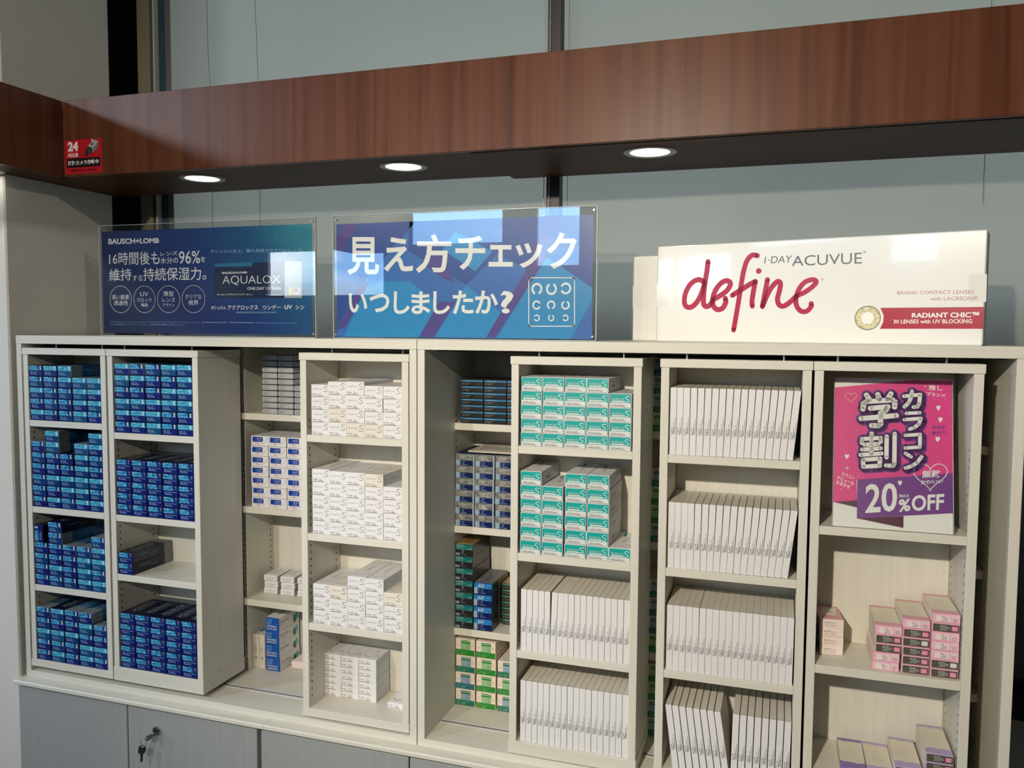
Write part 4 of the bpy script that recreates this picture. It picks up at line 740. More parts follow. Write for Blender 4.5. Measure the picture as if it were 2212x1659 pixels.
# --- white and teal boxes with a large S
w_, d_, h_ = .0482, .1480, .0303
SW = [(.006, .028), (.010, .021), (.017, .017), (.024, .020), (.029, .028), (.035, .033), (.0415, .030), (.0415, .022), (.036, .016)]
def big_s(p, m, l, x, z, s_):  # light serif S
    p.stroke([(x+s_*a, z+s_*b_) for a, b_ in [(.93, .86), (.70, .98), (.38, .93), (.22, .76), (.36, .58), (.62, .44), (.80, .28), (.74, .10), (.50, 0), (.20, .03), (.02, .14)]], s_*.085, m, l, 5)
def sincere(teal, i, cream=False):
    p = Print()
    if teal:
        p.rrect(.0012, .0012, w_-.0012, h_-.0010, .002, 'teal', 1); p.rrect(.0022, .0010, w_-.0022, h_*.36, .0018, 'tag_grey', 2)
        p.text('SINCERE 1DAY', (.0060, h_*.56, .0325, h_*.67), 'tag_grey', -.004, 3, 1); p.rect(.0060, h_*.40, .0325, h_*.50, 'tag_grey', 3); p.text('うるおい 1day', (.010, h_*.415, .028, h_*.485), 'ink_soft', 0, 4, 1)
        big_s(p, 'white', 3, .0325, h_*.42, .0125)
        p.text('D: '+POW[(i*5+2) % 12], (.005, h_*.23, .0145, h_*.29), 'ink', .01, 4, 1); p.text('BC 8.7', (.0215, h_*.23, .029, h_*.29), 'ink_soft', 0, 4, 1)
        bars(p, .005, 0, [(0, .028, h_*.155), (0, .031, h_*.085)], 'ink', 4, .0010, i)
    else:
        p.text('SINCERE 1DAY', (.0050, h_*.60, .0310, h_*.71), 'ink_soft', -.006, 2, 1); big_s(p, 'grey', 2, .0325, h_*.44, .0135)
        p.text('P'+POW[(i*5+1) % 12], (.0030, h_*.17, .0150, h_*.27), 'ink', .02, 2, 1); p.text('BC 8.7', (.0195, h_*.22, .027, h_*.28), 'ink', 0, 2, 1)
        bars(p, .003, 0, [(.0165, .026, h_*.13), (0, .030, h_*.055)], 'ink', 2, .0011, i)
    return p.mesh('printed_label')
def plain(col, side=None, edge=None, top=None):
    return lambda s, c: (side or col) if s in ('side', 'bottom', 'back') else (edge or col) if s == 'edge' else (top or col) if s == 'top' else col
def sin_top(strip):
    p = Print('top', d=h_); p.stroke(SW, .0008, 'ink', 1); p.text('SINCERE 1DAY S', [(.020, .055), (.020, .100), (.026, .100), (.026, .055)], 'ink_soft', 0, 1, 1)
    if strip: p.rect(.012, .105, .018, .140, 'teal_dark', 1)
    return p.mesh('top_print')
def sin_side(strip):
    p = Print('side', d=w_)
    if strip: p.rect(.038, h_*.30, .070, h_*.48, 'teal_dark', 1)
    else: p.text('SINCERE 1DAY', (.045, h_*.4, .085, h_*.55), 'ink_soft', 0, 1, 1)
    return p.mesh('side_print')
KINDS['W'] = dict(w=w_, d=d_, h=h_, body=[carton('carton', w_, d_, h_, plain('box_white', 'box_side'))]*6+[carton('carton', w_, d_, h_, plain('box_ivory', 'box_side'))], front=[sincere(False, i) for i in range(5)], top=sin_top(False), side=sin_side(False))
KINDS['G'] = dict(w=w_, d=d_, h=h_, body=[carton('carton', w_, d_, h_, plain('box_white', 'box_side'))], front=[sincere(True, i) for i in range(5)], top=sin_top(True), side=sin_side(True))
# --- slim upright boxes
w_, d_, h_ = .0130, .140, .1408
def spine(i):
    p = Print(); q_ = lambda x0, z0, x1, z1: [(x0, z0), (x0, z1), (x1, z1), (x1, z0)]
    p.text('P '+POW[i*2 % 12], [(.0020, .0430), (.0020, .0560), (.0046, .0560), (.0046, .0430)], 'ink', .03, 2, 1)
    for x, a, b_ in ((.0055, .043, .050), (.0068, .043, .060), (.0068, .062, .068), (.0082, .046, .058), (.0100, .044, .078)):
        z = a
        while z < b_: p.rect(x, z, x+.0008, min(b_, z+.0024), 'ink', 2); z += .0029
    return p.mesh('printed_label')
def spine_fn(s, c): return 'box_cream' if s == 'side' else 'box_cream' if s == 'top' else 'box_seam_grey' if s == 'edge' and c.z > h_*.9 and c.y < .01 and 0 else 'box_white'
KINDS['P'] = dict(w=w_, d=d_, h=h_, body=[carton('carton', w_, d_, h_, spine_fn, bev=.0005)], front=[spine(i) for i in range(6)])
p = Print('top', d=h_); p.rect(.0008, .0035, w_-.0008, .0042, 'box_seam_grey', 1); KINDS['P']['top'] = p.mesh('lid_seam')  # thin grey seam of the lid across the box top
# --- thin white boxes (bottom of the white rack)
w_, d_, h_ = .0492, .0740, .0155
def thin(i):
    p = Print(); p.text('P'+POW[i*3 % 12], (.0025, .0072, .0140, .0100), 'ink', .02, 2, 1); p.text('BC 8.7', (.0215, .0082, .029, .0105), 'ink', 0, 2, 1); bars(p, .0025, 0, [(.019, .028, .0050), (0, .031, .0024)], 'ink', 2, .0011, i); return p.mesh('printed_label')
p = Print('top', d=h_); p.stroke([(a*1.02, b_*.9) for a, b_ in SW], .0014, 'ink', 1); p.text('SINCERE 1DAY S', [(.024, .04), (.024, .066), (.028, .066), (.028, .04)], 'ink_soft', 0, 1, 1)
KINDS['N'] = dict(w=w_, d=d_, h=h_, body=[carton('carton', w_, d_, h_, plain('box_white', 'box_side'))], front=[thin(i) for i in range(4)], top=p.mesh('top_print'))
# --- grey slim boxes (rear, top left)
w_, d_, h_ = .0480, .1000, .0152
def slim(i):
    p = Print(); p.rrect(.0006, .0010, w_-.0006, h_-.0010, .0025, 'grey_slim', 1); p.text('PWR '+POW[i*3 % 12], (.004, .0092, .024, .0118), 'ink', .01, 2, 1); bars(p, .004, 0, [(0, .012, .0062), (0, .018, .0032)], 'ink', 2, .0010, i); return p.mesh('printed_label')
KINDS['A'] = dict(w=w_, d=d_, h=h_, body=[carton('carton', w_, d_, h_, lambda s, c: 'darkgrey' if s in ('front', 'edge') else 'box_side', bev=.0009)], front=[slim(i) for i in range(4)])
# --- white boxes with blue label
w_, d_, h_ = .0545, .1280, .0275
def bluelab(i):
    p = Print(); p.rrect(.0040, h_*.40, .0370, h_*.90, .0020, 'label_blue', 1); p.text(POW[i*3 % 12], (.017, h_*.66, .034, h_*.82), 'tag_grey', 0, 2, 1); p.rect(.015, h_*.56, .032, h_*.585, 'pale', 2); p.rect(.02, h_*.49, .034, h_*.51, 'pale', 2)
    p.rect(.007, h_*.92, .009, h_*.99, 'acu_blue', 1); p.stroke([(.052, h_*.88), (.046, h_*.50), (.034, h_*.24), (.018, h_*.10)], .0006, 'cord', 1); p.rect(.004, h_*.33, .024, h_*.35, 'ink_soft', 1); p.rect(.004, h_*.22, .010, h_*.24, 'ink_soft', 1); p.rect(.014, h_*.22, .025, h_*.27, 'red_small', 1); p.rect(.004, h_*.12, .013, h_*.14, 'ink_soft', 1)
    return p.mesh('printed_label')
p = Print('top', d=h_); p.stroke([(.012, .10), (.020, .03), (.034, .012), (.048, .03)], .0010, 'cord', 1); p.text('1-DAY', [(.020, .05), (.020, .09), (.03, .09), (.03, .05)], 'ink_soft', 0, 1, 1)
KINDS['B'] = dict(w=w_, d=d_, h=h_, body=[carton('carton', w_, d_, h_, lambda s, c: 'label_blue' if s == 'side' and c.y < .06 and c.y > .012 else 'box_white' if s != 'side' else 'box_side', (.012, .06))], front=[bluelab(i) for i in range(4)], top=p.mesh('top_print'))
# --- small white boxes
w_, d_, h_ = .0430, .0780, .0178
def small(i):
    p = Print(); p.text(POW[i*2 % 12]+' BC8.6', (.007, .008, .034, .0125), 'ink_soft', .01, 1, 1); p.rect(.010, .0045, .034, .0052, 'ink_soft', 1); p.rect(.010, .0028, .028, .0034, 'ink_soft', 1); return p.mesh('printed_label')
p = Print('top', d=h_)
for k in range(5): p.rect(.008+k*.006, .016+.004*(k % 3), .0095+k*.006, .062-.006*(k % 2), 'ink' if k in (1, 2) else 'ink_soft', 1)
KINDS['C'] = dict(w=w_, d=d_, h=h_, body=[carton('carton', w_, d_, h_, plain('box_white', 'box_side'), bev=.0022)], front=[small(i) for i in range(3)], top=p.mesh('top_print'))
# --- blue ended boxes, rear floor
w_, d_, h_ = .0440, .1030, .0378
def blend_(i):
    p = Print(); p.rect(.0006, .0006, w_-.0006, h_-.0006, 'deep_blue', 0); p.text('P'+POW[(i*4+1) % 12], (.0025, h_*.76, .0210, h_*.90), 'pale', .01, 1, 1)
    for z in (.66, .58, .50): p.rect(.003, h_*z, .003+.010+.012*z, h_*z+.0008, 'pale', 1)
    for z in (.30, .10):
        x = .004
        while x < .036: p.rect(x, h_*z, x+.0006+.0008*random.random(), h_*(z+.13), 'tag_grey', 1); x += .0024
    return p.mesh('printed_label')
p = Print('side', d=w_); p.text('Biomedics', (.010, h_*.56, .050, h_*.74), 'ink', 0, 1, 1); p.ring((.080, h_*.35), (.009, .011), 0, 'bio_teal', 1); p.ring((.089, h_*.50), (.007, .010), 0, 'aqua', 2); p.rect(.010, h_*.42, .030, h_*.45, 'ink_soft', 1); dside = p.mesh('side_print')
p = Print('top', d=h_); p.text('1 DAY', [(.016, .03), (.016, .07), (.028, .07), (.028, .03)], 'ink', .02, 1, 1)
KINDS['D'] = dict(w=w_, d=d_, h=h_, body=[carton('carton', w_, d_, h_, lambda s, c: 'deep_blue' if c.y < .003 else 'box_white', (.003,))], front=[blend_(i) for i in range(4)], top=p.mesh('top_print'), side=dside)
w_, d_, h_ = .0190, .1000, .0970
p = Print(); p.rect(.006, .026, .013, .033, 'ink_soft', 1)
for x, a, b_ in ((.004, .044, .062), (.007, .040, .066), (.010, .046, .058)):
    z = a
    while z < b_: p.rect(x, z, x+.0009, z+.0024, 'ink', 1); z += .003
pf = p.mesh('printed_label'); p = Print('top', d=h_); p.ring((w_/2, .04), (.0065, .016), 0, 'acu_blue', 1, n=20)
KINDS['U'] = dict(w=w_, d=d_, h=h_, body=[carton('carton', w_, d_, h_, plain('box_cream', 'box_side'))], front=[pf], top=p.mesh('top_print'))
# --- dark slim boxes with blue line / green line
def darkslim(w_, h_, line, i):
    p = Print(); p.rect(.0008, h_*.66, w_-.0008, h_*.93, line, 1); p.text('ACUVUE OASYS 1-DAY', (.008, h_*.72, .034, h_*.86), 'tag_grey', 0, 2, 1); bars(p, .005, 0, [(0, .022, h_*.42)], 'ink_soft', 2, .0006, i); p.text('D '+POW[i*3 % 12], (.004, h_*.16, .020, h_*.34), 'ink_soft', .01, 2, 1); return p.mesh('printed_label')
KINDS['E'] = dict(w=.0588, d=.120, h=.0151, body=[carton('carton', .0588, .120, .0151, plain('acu_black', 'acu_black', 'darkgrey', 'darkgrey'))], front=[darkslim(.0588, .0151, 'acu_blue', i) for i in range(3)])
KINDS['J'] = dict(w=.0460, d=.075, h=.0151, body=[carton('carton', .0460, .075, .0151, plain('acu_black', 'acu_black', 'darkgrey', 'gold'))], front=[darkslim(.0460, .0151, 'bio_teal', i) for i in range(3)])
# --- foil and navy boxes
w_, d_, h_ = .0510, .1300, .0302
def foil(i):
    p = Print(); p.rect(.0006, h_*.47, w_-.0045, h_-.0006, 'foil', 0); p.rect(.0006, .0006, w_-.0045, h_*.47, 'acu_navy', 0); p.rect(.0008, .0010, .0118, h_*.50, 'tag_blue', 1); p.rect(w_-.0045, .0006, w_-.0008, h_-.0008, 'tag_blue', 0)
    p.text('ACUVUE', (.0105, h_*.78, .0275, h_*.90), 'tag_grey', .005, 1, 1); p.text('TruEye', (.0105, h_*.64, .0265, h_*.76), 'tag_grey', 0, 1, 1); p.rect(.009, h_*.56, .036, h_*.575, 'tag_grey', 1); p.rect(.029, h_*.84, .042, h_*.855, 'tag_grey', 1)
    p.text(POW[i*3 % 12], (.0170, h_*.33, .0250, h_*.42), 'pale', 0, 1, 1); p.text('8.5', (.0185, h_*.20, .023, h_*.29), 'pale', 0, 1, 1); p.rect(.016, h_*.10, .031, h_*.13, 'pale', 1)
    for z in (.34, .22, .10): p.rect(.0130, h_*z, .0142, h_*z+.0014, 'pale', 1)
    return p.mesh('printed_label')
KINDS['F'] = dict(w=w_, d=d_, h=h_, body=[carton('carton', w_, d_, h_, plain('acu_navy', 'side_navy', 'silver', 'grey'))], front=[foil(i) for i in range(4)])
# --- teal/black boxes
w_, d_, h_ = .0475, .1250, .0307
def tealblack(i):
    p = Print(); p.rect(.0008, .0006, w_-.0008, h_*.52, 'acu_black', 0); p.rect(.0008, h_*.52, w_-.0008, h_-.0010, 'acu_teal', 0); p.text('ACUVUE', (.0030, h_*.80, .0215, h_*.93), 'tag_grey', -.005, 1, 1); p.text('OASYS', (.0030, h_*.68, .0130, h_*.78), 'tag_grey', -.005, 1, 1); p.rect(.0135, h_*.72, .028, h_*.735, 'tag_grey', 1); p.rect(.003, h_*.58, .023, h_*.60, 'pale', 1); p.text('1-Day', (.037, h_*.66, .0445, h_*.73), 'tag_grey', .01, 1, 1); p.rect(.029, h_*.57, .0445, h_*.59, 'tag_grey', 1)
    p.text(POW[i*3 % 12], (.0165, h_*.40, .0235, h_*.48), 'tag_grey', 0, 1, 1); p.text('8.5', (.0170, h_*.26, .0215, h_*.34), 'tag_grey', 0, 1, 1); p.rect(.0165, h_*.14, .030, h_*.165, 'ink_soft', 1); p.rect(.0008, h_*.06, .0120, h_*.24, 'tag_blue', 1); p.text('UVA B', (.002, h_*.10, .0108, h_*.20), 'acu_navy', .02, 2, 1); return p.mesh('printed_label')
p = Print('side', d=w_)
for k in range(3): p.rect(.006+k*.002, h_*(.25+.2*k), .034-k*.006, h_*(.29+.2*k), 'grey', 1)
tbs = p.mesh('side_print'); p = Print('top', d=h_); p.rect(.001, .001, w_-.001, .006, 'yellow', 1); p.text('OASYS', [(.020, .02), (.020, .06), (.030, .06), (.030, .02)], 'ink', 0, 1, 1)
KINDS['H'] = dict(w=w_, d=d_, h=h_, body=[carton('carton', w_, d_, h_, plain('acu_black', 'acu_black', 'darkgrey', 'gold'))], front=[tealblack(i) for i in range(3)], side=tbs, top=p.mesh('top_print'))
# --- blue boxes beside them
w_, d_, h_ = .0495, .1250, .0304
def moist(i):
    p = Print(); p.rect(.0008, .0006, w_-.0008, h_*.52, 'acu_navy', 0); p.rect(.0008, h_*.52, w_-.0008, h_-.0010, 'moist_blue', 0); p.text('ACUVUE', (.0120, h_*.82, .0290, h_*.92), 'tag_grey', 0, 1, 1); p.text('MOIST', [(.0125, h_*.78), (.0285, h_*.78), (.0275, h_*.66), (.0115, h_*.66)], 'white', .03, 1, 1); p.rect(.033, h_*.80, .044, h_*.82, 'pale', 1); p.rect(.011, h_*.58, .040, h_*.60, 'pale', 1)
    p.rect(.0008, h_*.06, .0105, h_*.60, 'tag_blue', 1); p.text(POW[i*3 % 12], (.0190, h_*.38, .0265, h_*.46), 'pale', 0, 1, 1); p.text('8.5', (.0195, h_*.25, .024, h_*.33), 'pale', 0, 1, 1); p.rect(.018, h_*.13, .032, h_*.155, 'pale', 1)
    for z in (.40, .27, .13): p.rect(.0135, h_*z, .0148, h_*z+.0014, 'pale', 1)
    return p.mesh('printed_label')
p = Print('top', d=h_); p.text('MOIST', [(.018, .02), (.018, .08), (.034, .08), (.034, .02)], 'acu_navy', 0, 1, 1)
KINDS['M'] = dict(w=w_, d=d_, h=h_, body=[carton('carton', w_, d_, h_, lambda s, c: 'acu_black' if s == 'side' and c.y < .05 else 'trim_beige' if s == 'side' else 'grey' if s == 'top' else 'acu_navy', (.05,))], front=[moist(i) for i in range(3)], top=p.mesh('top_print'))
# --- green and white boxes
w_, d_, h_ = .0520, .1250, .0432
def bio(col, i):
    p = Print(); p.rect(.0008, .0010, w_-.0008, h_*.36, col, 1); p.rect(.0140, h_*.36, .0405, h_*.92, 'bio_pale' if col == 'bio_green' else 'tag_blue', 1); p.rect(.0140, h_*.73, .0405, h_*.92, col, 2); p.text('BAUSCH+LOMB', (.0150, h_*.82, .0395, h_*.88), 'white', .03, 3, 1)
    p.text('T', (.0425, h_*.52, .0472, h_*.70), 'orange', .03, 2); p.text('P'+POW[i*3 % 12], (.0160, h_*.22, .0370, h_*.28), 'bio_pale', 0, 2, 1); bars(p, .0155, 0, [(0, .012, h_*.15), (0, .011, h_*.09)], 'bio_pale', 2, .0010, i); p.ring((.0080, h_*.19), (.0034, .0050), .0007, 'bio_pale', 2, None, 14)
    for z in (.66, .58, .50, .44): p.rect(.029, h_*z, .0385, h_*z+.0007, col, 2)
    for z in (.64, .56): p.rect(.004, h_*z, .0105, h_*z+.0006, 'ink_soft', 2)
    return p.mesh('printed_label')
p = Print('top', d=h_)
for k in range(4): p.rrect(.006+k*.0105, .006, .0145+k*.0105, .028, .001, 'ink_soft', 1); p.rrect(.0068+k*.0105, .0068, .0137+k*.0105, .0272, .001, 'bio_white', 2)
p.text('BIOTRUE', [(.014, .04), (.014, .10), (.03, .10), (.03, .04)], 'ink_soft', 0, 1, 1)
KINDS['R'] = dict(w=w_, d=d_, h=h_, body=[carton('carton', w_, d_, h_, lambda s, c: 'bio_teal' if s == 'side' and c.z < h_*.5 and c.y > .04 else 'bio_white', (.04,))], front=[bio(c_, i) for i, c_ in enumerate(['bio_green', 'bio_teal', 'bio_blue'])], top=p.mesh('top_print'))
# --- pink, dark-ended and lilac boxes
w_, d_, h_ = .0490, .1250, .0180
def rnd_cut(p, ya, yb, m, seed):
    rr = random.Random(seed); pts = [(.0008, ya)]; n = 12
    up = [(.0008+(w_-.0016)*k/n, yb+rr.uniform(-.0022, .0022)) for k in range(n, -1, -1)]; p.poly([(.0008, ya), (w_-.0008, ya)]+up, m, 1)
def pinkbox(kind, i, cols):
    p = Print()
    if kind == 0:
        p.rect(.0010, .0010, w_-.0008, h_-.0008, cols[0], 0); p.rect(.0070, .0028, .0310, .0140, 'blush', 1); bars(p, .0170, 0, [(0, .005, .0118), (0, .011, .0094), (.002, .011, .0064), (0, .010, .0038)], 'ink', 2, .0009, i); p.ring((.0405, .0062), (.0028, .0028), 0, 'iris_rim', 1, None, 16); p.ring((.0405, .0062), (.0018, .0018), 0, 'ivory', 2, None, 14); p.rrect(.0355, .0110, .0455, .0150, .0008, 'ivory', 1); p.rect(.037, .0126, .044, .0133, 'ink_soft', 2)
    else:
        p.rect(.0010, .0010, w_-.0008, h_-.0008, cols[0], 0); p.rrect(.0020, .0010, w_-.0010, h_-.0022, .0012, 'box_dark', 1); p.rrect(.0345, .0040, .0455, .0130, .0010, 'pink_tag' if kind == 1 else 'tag_grey', 2); p.rect(.0365, .0095, .0435, .0105, 'blush', 3); p.rect(.0365, .0062, .0435, .0072, 'blush', 3); bars(p, .0140, 0, [(0, .012, .0122), (0, .017, .0096), (.002, .018, .0068), (0, .012, .0040)], 'tag_grey', 2, .0009, i)
    return p.mesh('printed_label')
def softbox(main, edge):
    return carton('carton', w_, d_, h_, lambda s, c: main if (c.y < .006 or s == 'edge') else edge if s == 'side' else 'ivory' if s == 'top' else main, (.006,))
def softtop(main, seed):
    p = Print('top', d=h_); rnd_cut(p, .0008, .022, main, seed)
    rr = random.Random(seed); n = 12; p.poly([(.0008+(w_-.0016)*k/n, .112+rr.uniform(-.002, .002)) for k in range(n+1)]+[(w_-.0008, d_-.0008), (.0008, d_-.0008)], main, 1)
    for k in range(4): p.stroke([(.012+.002*k, .048+k*.012), (.020, .049+k*.012), (.036-.002*k, .047+k*.012)], .0006, 'trim_beige', 1, 3)
    return p.mesh('top_print')
KINDS['K'] = dict(w=w_, d=d_, h=h_, body=[softbox('box_rose', 'ivory')], front=[pinkbox(0, 1, ('box_pink',)), pinkbox(1, 2, ('box_pink',)), pinkbox(2, 3, ('box_pink',))], top=softtop('box_rose', 3))
KINDS['V'] = dict(w=w_, d=d_, h=h_, body=[softbox('lilac', 'ivory'), softbox('lilac_deep', 'ivory')], front=[pinkbox(1, 4, ('lilac',)), pinkbox(0, 5, ('lilac_deep',))], top=softtop('lilac', 5)); KINDS['V']['top2'] = softtop('lilac_deep', 6)
w_, d_, h_ = .0455, .0880, .0185
def blush(i):
    p = Print(); p.text('P'+['-3.00', '-4.00', '-3.50', '-3.50'][i], (.008, .0100, .0210, .0130), 'ink', .02, 1, 1); bars(p, .008, 0, [(.014, .024, .0105), (0, .008, .0068), (.011, .024, .0068), (0, .023, .0042)], 'ink_soft', 1, .0009, i); return p.mesh('printed_label')
p = Print('top', d=h_); p.poly([(.008, .03), (.034, .026), (.040, .075), (.012, .080)], 'ivory', 1); p.ring((.008, .012), (.003, .002), .0004, 'ink_soft', 1, None, 12); p.rect(.02, .045, .03, .05, 'trim_beige', 2)
KINDS['L'] = dict(w=w_, d=d_, h=h_, body=[carton('carton', w_, d_, h_, plain('blush', 'box_cream', None, 'box_rose'))], front=[blush(i) for i in range(4)], top=p.mesh('top_print'))
w_, d_, h_ = .0360, .1000, .1000
p = Print(); p.text('アイシティ', [(.010, .098), (.010, .050), (.002, .050), (.002, .098)], 'ink', .02, 1, 1); bars(p, .014, .03, [(0, .017, .055), (0, .017, .04), (0, .017, .025)], 'ink_soft', 1)
KINDS['X'] = dict(w=w_, d=d_, h=h_, body=[carton('carton', w_, d_, h_, plain('blush', 'gold', None, 'trim_beige'))], front=[p.mesh('printed_label')])

ORD = ['first', 'second', 'third', 'fourth', 'fifth', 'sixth', 'seventh', 'eighth', 'ninth', 'tenth', 'eleventh', 'twelfth', 'thirteenth', 'fourteenth', 'fifteenth', 'sixteenth', 'seventeenth', 'eighteenth', 'nineteenth', 'twentieth']
def box(kind, name, loc, label, group, rot=(0, 0, 0), bi=None, fi=None, top=False, side=False):
    K = KINDS[kind]; bi = random.randrange(len(K['body'])) if bi is None else bi; fi = random.randrange(len(K['front'])) if fi is None else fi
    o = link(name, K['body'][bi], None, loc); o.rotation_euler = rot; tag(o, label, 'box', group)
    link('printed_label', K['front'][fi], o)
    if top and K.get('top'): link('top_print', K['top2'] if (kind == 'V' and bi == 1) else K['top'], o)
    if side and K.get('side'): link('side_print', K['side'], o)
    return o
def stack(kind, name, desc, place, group, xs, z0, hp, counts, y=1.7335, jx=.0005, jy=.0012, jr=.005, pick=None, xtra=None):
    w_ = KINDS[kind]['w']
    for c, (x, n) in enumerate(zip(xs, counts)):
        nxt = counts[c+1] if c+1 < len(counts) else 0
        for r_ in range(n):
            bi, fi = pick(c, r_, n) if pick else (None, None)
            lb = '%s, %s column, %s up, %s' % (desc, ORD[c], ORD[r_], place) if len(counts) > 1 else '%s, %s up, %s' % (desc, ORD[r_], place)
            dx = random.uniform(-jx, jx) if 0 < r_ else 0; dy = random.uniform(0, jy); a = random.uniform(-jr, jr)
            if xtra: e = xtra(c, r_); dx += e[0]; dy += e[1]; a += e[2]
            o = box(kind, name, (x+dx, y+dy, Z+z0+.0002+r_*(hp[c] if isinstance(hp, tuple) else hp)), lb, group, (0, 0, a), bi, fi, r_ == n-1, r_ >= nxt)
            if isinstance(hp, tuple): o.scale.z = (hp[c]-.0004)/KINDS[kind]['h']   # slightly taller cartons
# rack 1: blue S boxes
def pickS(front_caps):
    def f_(c, r_, n):
        bi = front_caps.get((c, r_), 1); fi = random.choice([0, 0, 1, 1, 2, 3, 3, 4, 5, 6] if c < 3 else [0, 1, 2, 2, 3, 4, 5, 5]); return bi, fi
    return f_
g1 = 'blue S boxes in the leftmost rack'; xs1 = [-1.9608+.0497*i for i in range(5)]
stack('S', 'blue_lens_box', 'blue S box', 'top shelf of leftmost rack', g1, xs1, -.2562, .0303, [5, 5, 5, 4, 4], pick=pickS({(2, 4): 0, (3, 3): 0, (4, 3): 0}))
stack('S', 'blue_lens_box', 'blue S box', 'second shelf of leftmost rack', g1, xs1, -.4965, .0305, [6, 7, 5, 6, 7], pick=pickS({(0, 5): 0, (1, 5): 0, (1, 6): 0, (3, 5): 0}), xtra=lambda c, r_: (-.003 if (c, r_) == (2, 4) else 0, 0, 0))
stack('S', 'blue_lens_box', 'blue S box', 'third shelf of leftmost rack', g1, xs1, -.7165, .0301, [4, 6, 4, 4, 5], pick=pickS({(1, 4): 0, (2, 3): 0, (3, 3): 0, (4, 4): 0, (4, 3): 0}))
o = box('S', 'blue_lens_box', (-1.9595+.0297, 1.734, Z-.7165+.1208), 'blue S box standing on its edge, third shelf of leftmost rack', g1, (0, -math.pi/2, 0), 1, 0)
stack('S', 'blue_lens_box', 'blue S box', 'bottom shelf of leftmost rack', g1, xs1, -.9300, .0303, [5, 5, 5, 5, 4], pick=pickS({(0, 4): 0, (2, 4): 0, (3, 4): 0, (4, 3): 0}))
# rack 2
xs2 = [-1.6692+.0497*i for i in range(5)]; g2 = 'blue boxes in the second rack'
stack('S', 'blue_lens_box', 'blue S box', 'top shelf of second rack', g2, xs2, -.2775, .0306, [6]*5, pick=pickS({(0, 5): 0, (1, 5): 0}), jx=.0005)
stack('T', 'blue_lens_box', 'blue T box', 'second shelf of second rack', g2, xs2, -.4978, .0299, [5]*5, jx=.0003, jr=.004, jy=.0008)
stack('T', 'blue_lens_box', 'blue T box', 'nearly empty third shelf of second rack', g2, [-1.6705], -.6582, .0299, [2], jx=.0006)
stack('T', 'blue_lens_box', 'blue T box', 'bottom shelf of second rack', g2, xs2, -.9132, .0299, [5]*5, jx=.0003, jr=.004, jy=.0008)
# rack 3
xs3 = [-1.0762+.0500*i for i in range(5)]; g3 = 'white S boxes in the third rack'
xs3[4] = -.8842
xs3[3] = -.9332; xs3[2] = -.9818; xs3[1] = -1.0300
stack('W', 'white_lens_box', 'white S box', 'top shelf of third rack', g3, xs3, -.2565, (.0307, .0327, .0330, .0308, .0308), [4, 4, 4, 4, 4])
stack('W', 'white_lens_box', 'white S box', 'second shelf of third rack', g3, xs3, -.4990, (.0319, .0314, .0314, .0312, .0322), [5, 5, 5, 5, 4], pick=lambda c, r_, n: (6 if (c, r_) == (3, 4) else 0, (c+r_) % 5))
stack('W', 'white_lens_box', 'white S box', 'third shelf of third rack', g3, xs3, -.7224, (.0333, .0333, .0320, .0318, .0326), [3, 3, 4, 4, 3], pick=lambda c, r_, n: (6 if (c, r_) in ((1, 2), (4, 2)) else 0, (c*2+r_) % 5))
stack('N', 'thin_white_box', 'thin white box', 'bottom of third rack', 'thin white boxes in the third rack', [-1.0925, -1.0426, -.9926], -.9372, .01572, [7, 7, 7], y=1.8072, jy=.0005, jr=.004)
box('N', 'thin_white_box', (-.9050, 1.7925, Z-.9370), 'single thin white box lying alone, bottom right of third rack', 'thin white boxes in the third rack', (0, 0, .02), 0, 1, True)
# rack 4
xs4 = [-.5455, -.4960, -.4466, -.3972, -.3478]; g4 = 'teal S boxes in the fourth rack'
stack('G', 'teal_lens_box', 'teal S box', 'top shelf of fourth rack', g4, xs4, -.2564, .0308, [5, 5, 5, 5, 4], jx=.0007)
stack('G', 'teal_lens_box', 'teal S box', 'second shelf of fourth rack', g4, [-.5455, -.4955, -.4430, -.3930, -.3446], -.4985, .0312, [6, 5, 6, 6, 1], jx=.0007)
g5 = 'slim white boxes standing upright'
def slim_row(x0, x1, n, z0, place, lean=lambda i: 0, y=1.7335, start=0):
    w_ = KINDS['P']['w']; p_ = (x1-x0-w_)/(n-1)
    for i in range(n):
        a = math.radians(lean(i)); 
        if a >= 0: xr = x0+w_+i*p_; loc = (xr-w_*math.cos(a), y+random.uniform(0, .0012), Z+z0+.0002+w_*math.sin(a))
        else: loc = (x0+i*p_, y+random.uniform(0, .0012), Z+z0+.0002)
        box('P', 'slim_white_box', loc, 'slim white upright box, %s from left, %s' % (ORD[i+start], place), g5, (0, a, 0), 0, None, True)
slim_row(-.5423, -.2962, 18, -.7212, 'third shelf of fourth rack', lambda i: 1.6 if i in (5, 6) else 0)
slim_row(-.5425, -.2962, 19-1, -.9320, 'bottom shelf of fourth rack', y=1.735)
# rack 5
slim_row(-.2185, .0270, 18, -.2582, 'top shelf of fifth rack', lambda i: max(0, (i-2)*.33))
slim_row(-.2180, .0235, 18, -.5000, 'second shelf of fifth rack', lambda i: max(0, (i-3)*.46))
slim_row(-.2170, .0380, 19, -.7205, 'third shelf of fifth rack', lambda i: .4 if i > 4 else 0)
slim_row(-.1985, -.0805, 8, -.9380, 'bottom shelf of fifth rack', lambda i: -7.5-.17*i)
slim_row(-.0790, .0370, 8, -.9380, 'bottom shelf of fifth rack', lambda i: 1.0, start=8)
